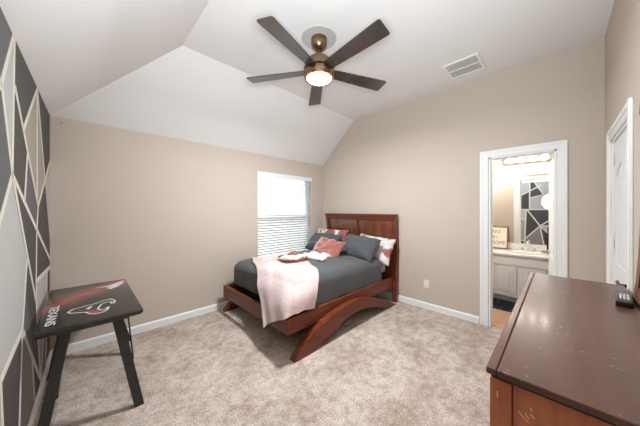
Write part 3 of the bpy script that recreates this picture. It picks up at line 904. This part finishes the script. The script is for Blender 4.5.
pillow('pillow', (-0.27, -0.46, 0.925), 0.78, 0.40, 0.16, 22, M_floral, 'rose and white floral pillow upright at the headboard by the window', 'pillow', 2.0)['group'] = 'pillows against the headboard'
pillow('pillow', (-0.25, -1.42, 0.845), 0.70, 0.44, 0.17, 24, M_floral2, 'white pillow with rose floral pattern behind the near charcoal pillow', 'pillow', 5.0, roll=4)['group'] = 'pillows against the headboard'
pillow('pillow', (-0.53, -0.52, 0.89), 0.72, 0.40, 0.21, 44, M_grey, 'charcoal pillow on the window side, partly behind the velvet cushion', 'pillow', 8.0)['group'] = 'pillows against the headboard'
pillow('pillow', (-0.52, -1.31, 0.885), 0.68, 0.42, 0.25, 42, M_grey, 'charcoal pillow on the near side, right of the velvet cushion', 'pillow', 11.0, roll=4)['group'] = 'pillows against the headboard'
pillow('velvet_cushion', (-0.86, -0.95, 0.870), 0.62, 0.34, 0.15, 38, M_rose, 'dusty rose velvet lumbar cushion in front of the charcoal pillows', 'cushion', 14.0, roll=5, yaw=-4)

# ------------------------------------------------------------------ throw blanket (diagonal over the foot corner)
def catmull(P, t):
    n = len(P) - 1
    x = t * n; i = min(int(x), n - 1); f = x - i
    p0 = P[max(i - 1, 0)]; p1 = P[i]; p2 = P[i + 1]; p3 = P[min(i + 2, n)]
    return 0.5 * ((2 * p1) + (p2 - p0) * f + (2 * p0 - 5 * p1 + 4 * p2 - p3) * f * f + (3 * p1 - p0 - 3 * p2 + p3) * f ** 3)
cols = [
 [(-1.82, -0.26, .775), (-1.99, -0.58, .785), (-2.11, -0.88, .755), (-2.205, -1.06, .62), (-2.235, -1.22, .45), (-2.285, -1.36, .23)],
 [(-1.62, -0.26, .778), (-1.79, -0.64, .785), (-1.98, -1.05, .782), (-2.16, -1.30, .68), (-2.255, -1.44, .49), (-2.285, -1.51, .33)],
 [(-1.42, -0.26, .778), (-1.60, -0.68, .785), (-1.84, -1.12, .785), (-2.03, -1.45, .765), (-2.215, -1.69, .62), (-2.265, -1.755, .47)],
 [(-1.22, -0.26, .778), (-1.43, -0.72, .785), (-1.66, -1.17, .785), (-1.86, -1.52, .770), (-2.03, -1.73, .63), (-2.10, -1.765, .47)],
 [(-1.03, -0.26, .778), (-1.27, -0.75, .785), (-1.50, -1.20, .785), (-1.68, -1.56, .760), (-1.83, -1.715, .62), (-1.90, -1.735, .42)],
]
cols = [[Vector(p) for p in c] for c in cols]
bm = B()
NU, NV = 60, 80
V = []
for j in range(NV + 1):
    v = j / NV
    row = []
    base_ = [catmull(c, v) for c in cols]
    for i in range(NU + 1):
        u = i / NU
        p = catmull(base_, u)
        fold = math.sin(u * 30 + 2.0 * math.sin(v * 3)) * 0.5 + math.sin(u * 17 + 1.3) * 0.5
        k = max(0.0, (v - 0.5) / 0.5) ** 1.2
        out = Vector((-0.75, -0.65, 0.1))
        p = p + out * ((fold + 1) * 0.028 * k)
        wr = noise.fractal(Vector((p.x * 4, p.y * 4, 1.0)), 1.0, 2.0, 3) * 0.010
        p.z += wr * (1 - k) + (0.012 * math.sin(u * 9) * k * v if v > 0.9 else 0)
        for _ in range(3):
            lo_, n_, _i, d_ = CBVH.find_nearest(p)
            sd_ = (p - lo_).dot(n_)
            lim = 0.010 + 0.006 * fold * (1 - k)
            if sd_ < lim and p.z > 0.44: p = p + n_ * (lim - sd_)
            elif sd_ > lim + 0.004: p = p - n_ * (sd_ - lim) * 0.8 * max(0, min(1, (0.66 - v) / 0.3)) ** 2
        row.append(bm.verts.new(p))
    V.append(row)
for j in range(NV):
    for i in range(NU):
        bm.faces.new((V[j][i], V[j][i + 1], V[j + 1][i + 1], V[j + 1][i]))
bmesh.ops.recalc_face_normals(bm, faces=bm.faces)
o = obj('throw_blanket', bm, M_pink, smooth='all', label='pale pink throw blanket draped across the foot corner of the bed', cat='blanket')
md = o.modifiers.new('thick', 'SOLIDIFY'); md.thickness = 0.008; md.offset = 0

# ------------------------------------------------------------------ tray, cloth on tray, beads, towel
TC = Vector((-1.56, -0.92, 0.797))
tr = thing('wooden_tray', 'round orange-brown wooden tray lying on the pink throw blanket', 'tray', TC)
bm = B(); lathe(bm, [(0, 0), (0.19, 0), (0.19, 0.010), (0, 0.010)], TC, n=40); obj('tray_base', bm, M_traywood, tr)
bm = B(); lathe(bm, [(0.185, 0.0), (0.210, 0.004), (0.216, 0.026), (0.206, 0.028), (0.198, 0.012), (0.185, 0.0)], TC, n=48); obj('tray_rim', bm, M_traywood, tr, smooth=True)

def crumple(c, w, h, hgt, seed, mat_, name, label, cat, ang=0, nx=34, stripes=None):
    bm = B()
    V = []
    Rm = Matrix.Rotation(R(ang), 4, 'Z')
    for i in range(nx + 1):
        row = []
        for j in range(nx + 1):
            u = -1 + 2 * i / nx; v = -1 + 2 * j / nx
            e = (max(0, 1 - abs(u) ** 4) * max(0, 1 - abs(v) ** 4)) ** 0.4
            n1 = noise.fractal(Vector((u * 1.7 + seed, v * 1.7, seed)), 1.0, 2.0, 3)
            z = e * hgt * (0.6 + 0.45 * n1 + 0.35 * (1 - abs(noise.noise(Vector((u * 2 + seed, v * 2, 7))))) ** 3)
            sx_ = 1 + 0.15 * noise.noise(Vector((v * 1.5, seed, 2))); sy_ = 1 + 0.2 * noise.noise(Vector((u * 1.5, seed, 4)))
            p = Rm @ Vector((u * w / 2 * sx_, v * h / 2 * sy_, 0))
            row.append(bm.verts.new((c[0] + p.x, c[1] + p.y, c[2] + max(z, 0.001))))
        V.append(row)
    for i in range(nx):
        for j in range(nx):
            bm.faces.new((V[i][j], V[i + 1][j], V[i + 1][j + 1], V[i][j + 1]))
    # underside
    rim = [V[i][0] for i in range(nx + 1)] + [V[nx][j] for j in range(1, nx + 1)] + [V[i][nx] for i in range(nx - 1, -1, -1)] + [V[0][j] for j in range(nx - 1, 0, -1)]
    bm.faces.new(rim)
    bmesh.ops.recalc_face_normals(bm, faces=bm.faces)
    return obj(name, bm, mat_, smooth='all', label=label, cat=cat)
crumple(TC + Vector((-0.02, -0.03, 0.011)), 0.26, 0.26, 0.060, 3.3, M_white, 'folded_cloth', 'small white cloth folded inside the wooden tray', 'cloth', 20)
bm = B()
bc = TC + Vector((0.05, 0.03, 0.040))
for k in range(26):
    a = 2 * math.pi * k / 26
    p = bc + Vector((0.085 * math.cos(a), 0.075 * math.sin(a), 0.022 + 0.012 * math.sin(a * 2)))
    bmesh.ops.create_uvsphere(bm, u_segments=10, v_segments=7, radius=0.0125, matrix=Matrix.Translation(p))
obj('bead_garland', bm, M_traywood, smooth='all', label='loop of brown wooden beads lying on the cloth in the tray', cat='beads')
M_towel = mat('white_striped_towel', srgb(212, 210, 206), 0.95, spec=0.1, noise_col=srgb(190, 190, 188), nscale=4, stretch=(9, 1, 1), lo=0.60, hi=0.66, bump=0.4, bscale=220, bdist=0.004)
crumple((-1.21, -1.02, 0.772), 0.30, 0.42, 0.075, 6.1, M_towel, 'hand_towel', 'crumpled white hand towel on the comforter beside the wooden tray', 'towel', 18)

# ------------------------------------------------------------------ gaming desk
DZT = 0.752
DXa, DXb, DYa, DYb = -3.885, -3.352, -0.30, -1.390
dk = thing('gaming_desk', 'glossy black desk with red and white bull artwork against the patterned wall', 'desk', (-3.62, -0.87, 0))
def desk_mat():
    m = bpy.data.materials.new('printed_desk_top')
    m.use_nodes = True
    nt = m.node_tree
    p = nt.nodes['Principled BSDF']
    p.inputs['Roughness'].default_value = 0.20
    p.inputs['Specular IOR Level'].default_value = 0.5
    tc = nt.nodes.new('ShaderNodeTexCoord')
    # printed red streak: distance from a slanted line on the top
    dt = nt.nodes.new('ShaderNodeVectorMath'); dt.operation = 'DOT_PRODUCT'
    n = Vector((0.94, -0.34, 0)).normalized()
    # object coordinates are centred on the desk
    a = Vector((-3.78 + 3.62, -0.78 + 0.87, 0)); b = Vector((-3.45 + 3.62, -0.45 + 0.87, 0))
    d = (b - a).normalized(); nn = Vector((-d.y, d.x, 0))
    dt.inputs[1].default_value = nn
    nt.links.new(tc.outputs['Object'], dt.inputs[0])
    nz = nt.nodes.new('ShaderNodeTexNoise'); nz.inputs['Scale'].default_value = 7; nz.inputs['Detail'].default_value = 5
    nt.links.new(tc.outputs['Object'], nz.inputs['Vector'])
    m1 = nt.nodes.new('ShaderNodeMath'); m1.operation = 'SUBTRACT'; m1.inputs[1].default_value = a.dot(nn)
    nt.links.new(dt.outputs['Value'], m1.inputs[0])
    m2 = nt.nodes.new('ShaderNodeMath'); m2.operation = 'ABSOLUTE'; nt.links.new(m1.outputs[0], m2.inputs[0])
    m3 = nt.nodes.new('ShaderNodeMath'); m3.operation = 'MULTIPLY_ADD'; m3.inputs[1].default_value = -3.4; m3.inputs[2].default_value = 0.42
    nt.links.new(m2.outputs[0], m3.inputs[0])
    m4 = nt.nodes.new('ShaderNodeMath'); m4.operation = 'MULTIPLY_ADD'; m4.inputs[1].default_value = 0.9
    nt.links.new(nz.outputs['Fac'], m4.inputs[0]); nt.links.new(m3.outputs[0], m4.inputs[2])
    cr = nt.nodes.new('ShaderNodeValToRGB')
    cr.color_ramp.elements[0].position = 0.30; cr.color_ramp.elements[0].color = (*srgb(46, 42, 38), 1)
    cr.color_ramp.elements[1].position = 1.05; cr.color_ramp.elements[1].color = (*srgb(160, 78, 72), 1)
    nt.links.new(m4.outputs[0], cr.inputs['Fac'])
    nt.links.new(cr.outputs[0], p.inputs['Base Color'])
    return m
bm = B(); box(bm, DXa, DXb, DYb, DYa, DZT - 0.034, DZT, 0.007, 3)
obj('desk_top', bm, desk_mat(), dk, smooth=True)
bm = B()
box(bm, DXa + 0.002, DXb - 0.012, DYb - 0.012, DYb - 0.0005, DZT - 0.036, DZT - 0.006, 0.005, 3)
obj('edge_trim', bm, M_legblk, dk, smooth=True)
# artwork
def flat(bm, pts, z0, z1): prism(bm, pts, lambda a, b, d: (a, b, d), z0, z1)
def stroke(bm, pts, w, z0, z1, closed=True):
    n = len(pts)
    for i in range(n if closed else n - 1):
        a = Vector(pts[i]); b = Vector(pts[(i + 1) % n]); d = (b - a)
        if d.length < 1e-4: continue
        d.normalize(); m_ = Vector((-d.y, d.x)) * w / 2; a -= d * w * 0.3; b += d * w * 0.3
        zz = z1 + 0.00002 * (i % 3)
        flat(bm, [tuple(a + m_), tuple(b + m_), tuple(b - m_), tuple(a - m_)], z0, zz)
bull = [(-3.752, -1.10), (-3.727, -1.045), (-3.693, -1.045), (-3.658, -1.029), (-3.615, -1.019), (-3.585, -1.001), (-3.545, -0.975), (-3.51, -0.975), (-3.490, -1.036), (-3.496, -1.10), (-3.512, -1.10), (-3.517, -1.048), (-3.545, -1.042), (-3.572, -1.065), (-3.589, -1.132), (-3.597, -1.164), (-3.578, -1.209), (-3.556, -1.205), (-3.535, -1.17), (-3.545, -1.235), (-3.573, -1.27), (-3.607, -1.272), (-3.64, -1.24), (-3.659, -1.185), (-3.692, -1.164), (-3.741, -1.13)]
bm = B(); flat(bm, bull, DZT - 0.0002, DZT + 0.0004); obj('bull_emblem_field', bm, M_ink_n, dk)
bm = B(); stroke(bm, bull, 0.010, DZT, DZT + 0.0007); obj('bull_emblem_outline', bm, M_ink_w, dk)
bm = B(); flat(bm, [(-3.652, -1.16), (-3.625, -1.160), (-3.600, -1.189), (-3.585, -1.225), (-3.6, -1.258), (-3.633, -1.235)], DZT, DZT + 0.0008); obj('bull_emblem_muzzle', bm, M_ink_r, dk)
bm = B(); flat(bm, [(-3.662, -1.105), (-3.637, -1.072), (-3.623, -1.062), (-3.631, -1.107), (-3.645, -1.129)], DZT, DZT + 0.0009); obj('bull_emblem_star', bm, M_ink_w, dk)
claws = [[(-3.60, -0.50), (-3.50, -0.50), (-3.44, -0.545), (-3.49, -0.54)], [(-3.53, -0.535), (-3.44, -0.44), (-3.36, -0.355), (-3.40, -0.46), (-3.46, -0.53)],
 [(-3.50, -0.56), (-3.42, -0.50), (-3.355, -0.42), (-3.405, -0.53), (-3.45, -0.58)], [(-3.52, -0.57), (-3.46, -0.575), (-3.415, -0.565), (-3.45, -0.60), (-3.49, -0.64)]]
for k_, cl_ in enumerate(claws):
    bm = B(); flat(bm, cl_, DZT - 0.0002, DZT + 0.0005 + 0.0001 * k_); obj('claw_mark_print', bm, M_ink_w, dk)
Mt = Matrix.Rotation(R(-90), 4, 'Z')
bm = text_mesh('TEXANS', 0.066, (-3.828, -1.09, DZT + 0.0003), Mt, depth=0.0004, sx=1.75, bold=0.001)
obj('team_lettering', bm, M_ink_w, dk)
# A-shaped end frames of slanted flat steel legs
def leg(p0, p1, w, t, name='leg'):
    bm = B()
    p0, p1 = Vector(p0), Vector(p1)
    pts = []
    for p in (p0, p1):
        pts.append([p + Vector((sx_ * w / 2, sy_ * t / 2, 0)) for sx_, sy_ in ((-1, -1), (1, -1), (1, 1), (-1, 1))])
    a = [bm.verts.new(q) for q in pts[0]]; b = [bm.verts.new(q) for q in pts[1]]
    bm.faces.new(a[::-1]); bm.faces.new(b)
    for k in range(4): bm.faces.new((a[k], a[(k + 1) % 4], b[(k + 1) % 4], b[k]))
    bmesh.ops.recalc_face_normals(bm, faces=bm.faces)
    bmesh.ops.bevel(bm, geom=list(bm.edges), offset=0.003, segments=1, affect='EDGES')
    obj(name, bm, M_legblk, dk)
for y in (-1.33, -0.42):
    leg((-3.368, y, 0.0), (-3.500, y, 0.718), 0.060, 0.035)
    leg((-3.872, y, 0.0), (-3.752, y, 0.718), 0.055, 0.035)
    bm = B(); box(bm, -3.80, -3.44, y - 0.02, y + 0.02, 0.690, 0.717, 0.003, 1); obj('cross_bar', bm, M_legblk, dk)
bm = B(); tube(bm, [(-3.478, -1.295, 0.70), (-3.425, -1.295, 0.50)], 0.013, 8); obj('brace', bm, M_legblk, dk, smooth=True)
bm = B(); tube(bm, [(-3.432, -1.295, 0.70), (-3.402, -1.31, 0.36)], 0.005, 8); obj('cable', bm, M_legblk, dk, smooth=True)
bm = B(); box(bm, -3.815, -3.785, -1.33, -0.42, 0.28, 0.31, 0.003, 1); obj('stretcher', bm, M_legblk, dk)

# ------------------------------------------------------------------ dresser
dr = thing('dresser', 'long reddish brown wooden dresser with a scuffed glossy top', 'dresser', (-2.04, -3.67, 0))
RX0, RX1, RY0, RY1, RZ = -2.808, -1.275, -3.885, -3.443, 1.02
bm = B()
box(bm, RX0, RX1, RY0, RY1 - 0.027, RZ - 0.020, RZ, 0.004, 2)
obj('top_board', bm, M_dtop, dr)
bm = B(); box(bm, RX0, RX1, RY1 - 0.0258, RY1, RZ - 0.020, RZ, 0.004, 2); obj('top_front_strip', bm, M_dtop, dr)
bm = B(); box(bm, RX0 + 0.012, RX1 - 0.012, RY0 + 0.004, RY1 - 0.012, RZ - 0.030, RZ - 0.0205); obj('top_moulding', bm, M_groove, dr)
bm = B()
box(bm, RX0 + 0.022, RX0 + 0.040, RY0 + 0.006, RY1 - 0.062, 0.09, RZ - 0.0305)
box(bm, RX1 - 0.040, RX1 - 0.022, RY0 + 0.006, RY1 - 0.062, 0.09, RZ - 0.0305)
box(bm, RX0 + 0.040, RX1 - 0.040, RY0 + 0.006, RY0 + 0.016, 0.09, RZ - 0.0305)
box(bm, RX0 + 0.040, RX1 - 0.040, RY0 + 0.016, RY1 - 0.062, 0.09, 0.11)
obj('side_panel', bm, M_dside, dr)
for x0, x1 in ((RX0 + 0.008, RX0 + 0.060), (RX1 - 0.060, RX1 - 0.008)):
    bm = B(); box(bm, x0, x1, RY1 - 0.060, RY1 - 0.008, 0.0, RZ - 0.0305, 0.004, 2); obj('corner_post', bm, M_dside, dr)
    bm = B(); box(bm, x0 + 0.005, x1 - 0.005, RY0 + 0.006, RY0 + 0.05, 0.0, 0.089, 0.003, 1); obj('foot', bm, M_dside, dr)
bm = B(); box(bm, RX0 + 0.061, RX1 - 0.061, RY1 - 0.050, RY1 - 0.030, 0.06, 0.12); obj('plinth', bm, M_dside, dr)
zz = [0.125, 0.405, 0.69, 0.975]
for r_ in range(3):
    for c_ in range(2):
        w_ = (RX1 - RX0 - 0.124) / 2
        x0 = RX0 + 0.062 + c_ * w_ + 0.004
        bm = B(); box(bm, x0, x0 + w_ - 0.008, RY1 - 0.058, RY1 - 0.020, zz[r_] + 0.003, zz[r_ + 1] - 0.003, 0.004, 2)
        dw = obj('drawer', bm, M_dside, dr)
        for k in (0.25, 0.75):
            bm = B(); lathe(bm, [(0, -0.001), (0.008, 0), (0.007, 0.012), (0.015, 0.02), (0.013, 0.028), (0, 0.03)], (x0 + w_ * k, RY1 - 0.020, (zz[r_] + zz[r_ + 1]) / 2), 'Y', 14)
            obj('knob', bm, M_satin, dw, smooth=True)
# chips in the finish of the end panel
for y, z, l, a in ((-3.545, 0.935, 0.010, 70), (-3.528, 0.905, 0.030, 40), (-3.536, 0.912, 0.014, 55), (-3.548, 0.918, 0.012, 40), (-3.470, 0.945, 0.018, 88)):
    bm = B()
    xx = RX0 + 0.022 if y < -3.50 else RX0 + 0.008
    M_ = Matrix.Translation((xx, y, z)) @ Matrix.Rotation(R(a), 4, 'X')
    box(bm, -0.0006, 0.0004, -l / 2, l / 2, -0.0012, 0.0012, 0.0, M=M_)
    obj('finish_scratch', bm, M_scr, dr, label='pale chip in the finish')

# mirror standing at the back of the dresser
mr = thing('dresser_mirror', 'dark wood framed mirror standing at the back of the dresser', 'mirror', (-2.1, -3.88, RZ))
bm = B()
MXC = -2.10
RO = RZ - 1.0
for s in (1, -1):
    o_ = [(0.46, 1.05), (0.40, 1.14), (0.34, 1.30), (0.30, 1.50), (0.29, 1.75), (0.31, 1.95)]
    i_ = [(p - 0.065, q) for p, q in o_][::-1]
    prism(bm, [(MXC + s * p, q) for p, q in o_ + i_], lambda a, b, d: (a, d, b), -3.905, -3.872)
prism(bm, [(MXC + 0.32, 1.95), (MXC - 0.32, 1.95), (MXC - 0.30, 2.00), (MXC - 0.12, 2.05), (MXC + 0.12, 2.05), (MXC + 0.30, 2.00)], lambda a, b, d: (a, d, b), -3.905, -3.870)
box(bm, MXC - 0.40, MXC + 0.40, -3.904, -3.873, 1.05, 1.11)
obj('frame', bm, M_cherry_v, mr)
bm = B(); prism(bm, [(MXC - 0.36, 1.10), (MXC + 0.36, 1.10), (MXC + 0.28, 1.30), (MXC + 0.24, 1.50), (MXC + 0.23, 1.75), (MXC + 0.25, 1.955), (MXC - 0.25, 1.955), (MXC - 0.23, 1.75), (MXC - 0.24, 1.50), (MXC - 0.28, 1.30)], lambda a, b, d: (a, d, b), -3.895, -3.885); obj('glass', bm, M_mirror, mr)
bm = B(); box(bm, MXC - 0.47, MXC + 0.47, -3.888, -3.870, RZ + 0.0005, RZ + 0.0295, 0.006, 2); obj('base', bm, M_dtop, mr)

rc = thing('remote_control', 'small black remote control on the dresser top in front of the mirror', 'remote control', (-1.70, -3.836, RZ))
Mr = Matrix.Translation((-1.70, -3.836, RZ + 0.0145)) @ Matrix.Rotation(R(-6), 4, 'Z')
bm = B(); box(bm, -0.12, 0.12, -0.028, 0.028, -0.014, 0.014, 0.006, 3, M=Mr); obj('body', bm, M_plastic_b, rc, smooth=True)
bm = B()
for i in range(6):
    for j in (-0.012, 0, 0.012):
        box(bm, -0.065 + i * 0.02, -0.055 + i * 0.02, j - 0.004, j + 0.004, 0.0138, 0.0160, 0.001, 1, M=Mr)
obj('buttons', bm, M_plastic_w, rc)

# ------------------------------------------------------------------ ceiling fan
FC = Vector((-2.0, -1.905, 0))
fn = thing('ceiling_fan', 'antique brass ceiling fan with five dark blades and a lit round lamp', 'ceiling fan', (FC.x, FC.y, H2))
def L(prof, m, name, **k):
    bm = B(); lathe(bm, prof, (FC.x, FC.y, 0), n=48); return obj(name, bm, m, fn, smooth=True, **k)
L([(0, H2 - 0.0005), (0.175, H2 - 0.0005), (0.172, H2 - 0.006), (0, H2 - 0.006)], M_medal, 'medallion', label='flat grey ceiling medallion')
L([(0, H2 - 0.0065), (0.080, H2 - 0.0065), (0.080, H2 - 0.055), (0.072, H2 - 0.09), (0.045, H2 - 0.115), (0.022, H2 - 0.12), (0, H2 - 0.12)], M_bronze, 'canopy')
L([(0, 3.10), (0.014, 3.10), (0.014, 3.00), (0, 3.00)], M_bronze, 'downrod')
L([(0, 3.05), (0.028, 3.05), (0.030, 3.02), (0.05, 3.005), (0.115, 2.985), (0.130, 2.965), (0.132, 2.925), (0.150, 2.918), (0.153, 2.90), (0.153, 2.888), (0, 2.888)], M_bronze, 'motor_housing')
L([(0, 2.874), (0.150, 2.874), (0.155, 2.868), (0.155, 2.835), (0.150, 2.815), (0.138, 2.812), (0, 2.812)], M_bronze, 'light_housing')
L([(0.124, 2.813), (0.146, 2.813), (0.146, 2.802), (0.138, 2.796), (0.124, 2.80), (0.124, 2.813)], M_copper, 'light_ring', label='copper coloured ring')
L([(0.122, 2.812), (0.122, 2.800), (0.10, 2.786), (0.05, 2.780), (0, 2.779)], M_lens, 'lamp_lens', label='glowing white lens')
L([(0, 2.8875), (0.13, 2.8875), (0.13, 2.8745), (0, 2.8745)], M_groove, 'hub')
for k in range(5):
    a = R(-22 + 72 * k)
    Mb = Matrix.Translation((FC.x, FC.y, 2.881)) @ Matrix.Rotation(a, 4, 'Z') @ Matrix.Rotation(R(-11), 4, 'X')
    bm = B()
    pts = [(0.12, -0.055), (0.20, -0.060), (0.50, -0.073), (0.755, -0.082), (0.772, -0.070), (0.765, 0.070), (0.750, 0.080), (0.50, 0.071), (0.20, 0.058), (0.12, 0.054)]
    vs = prism(bm, pts, lambda p, q, d: (p, q, d), -0.004, 0.004)
    bmesh.ops.transform(bm, matrix=Mb, verts=vs)
    obj('blade', bm, M_blade, fn)
    bm = B(); vs = box(bm, 0.10, 0.17, -0.022, 0.022, 0.004, 0.009, 0.001, 1); bmesh.ops.transform(bm, matrix=Mb, verts=vs); obj('blade_arm', bm, M_bronze, fn)

# ceiling vent
ve = thing('ceiling_vent', 'white rectangular air vent grille in the flat ceiling', 'vent', (-0.44, -2.79, H2))
vx0, vx1, vy0, vy1 = -0.635, -0.25, -2.98, -2.605
bm = B()
for (a, b, c, d) in ((vx0, vx0 + 0.03, vy0, vy1), (vx1 - 0.03, vx1, vy0, vy1), (vx0 + 0.03, vx1 - 0.03, vy0, vy0 + 0.03), (vx0 + 0.03, vx1 - 0.03, vy1 - 0.03, vy1)):
    box(bm, a, b, c, d, H2 - 0.014, H2 - 0.0002, 0.003, 1)
box(bm, -0.449, -0.435, vy0 + 0.03, vy1 - 0.03, H2 - 0.013, H2 - 0.0002)
obj('frame', bm, M_trim, ve)
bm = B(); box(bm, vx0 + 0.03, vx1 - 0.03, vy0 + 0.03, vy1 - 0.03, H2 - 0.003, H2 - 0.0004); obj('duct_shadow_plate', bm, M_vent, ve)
bm = B()
for i in range(12):
    y = vy0 + 0.045 + i * 0.026
    for x0, x1 in ((vx0 + 0.031, -0.45), (-0.434, vx1 - 0.031)):
        box(bm, x0, x1, -0.009, 0.009, -0.0008, 0.0008, M=Matrix.Translation((0, y, H2 - 0.008)) @ Matrix.Rotation(R(35), 4, 'X'))
obj('louvres', bm, M_vent, ve)

# wall outlet
ou = thing('wall_outlet', 'ivory double wall outlet low on the wall between bed and doorway', 'outlet', (0, -2.187, 0.375))
bm = B(); box(bm, -0.006, -0.0002, -2.226, -2.148, 0.315, 0.435, 0.003, 2); obj('cover_plate', bm, M_plastic_w, ou)
for z in (0.348, 0.402):
    bm = B(); box(bm, -0.009, -0.006, -2.204, -2.170, z - 0.019, z + 0.019, 0.002, 2); rp = obj('receptacle', bm, M_plastic_w, ou)
    bm = B()
    for y in (-2.194, -2.180): box(bm, -0.0095, -0.0088, y - 0.0015, y + 0.0015, z - 0.006, z + 0.006)
    obj('slots', bm, M_slot, rp)
# small wall anchor left on the back wall
bm = B(); lathe(bm, [(0, 0), (0.006, 0), (0.005, -0.004), (0, -0.005)], (-3.83, -0.0002, 2.385), 'Y', 10)
obj('wall_anchor', bm, M_slot, label='tiny dark wall anchor high in the left corner of the back wall', cat='wall anchor')
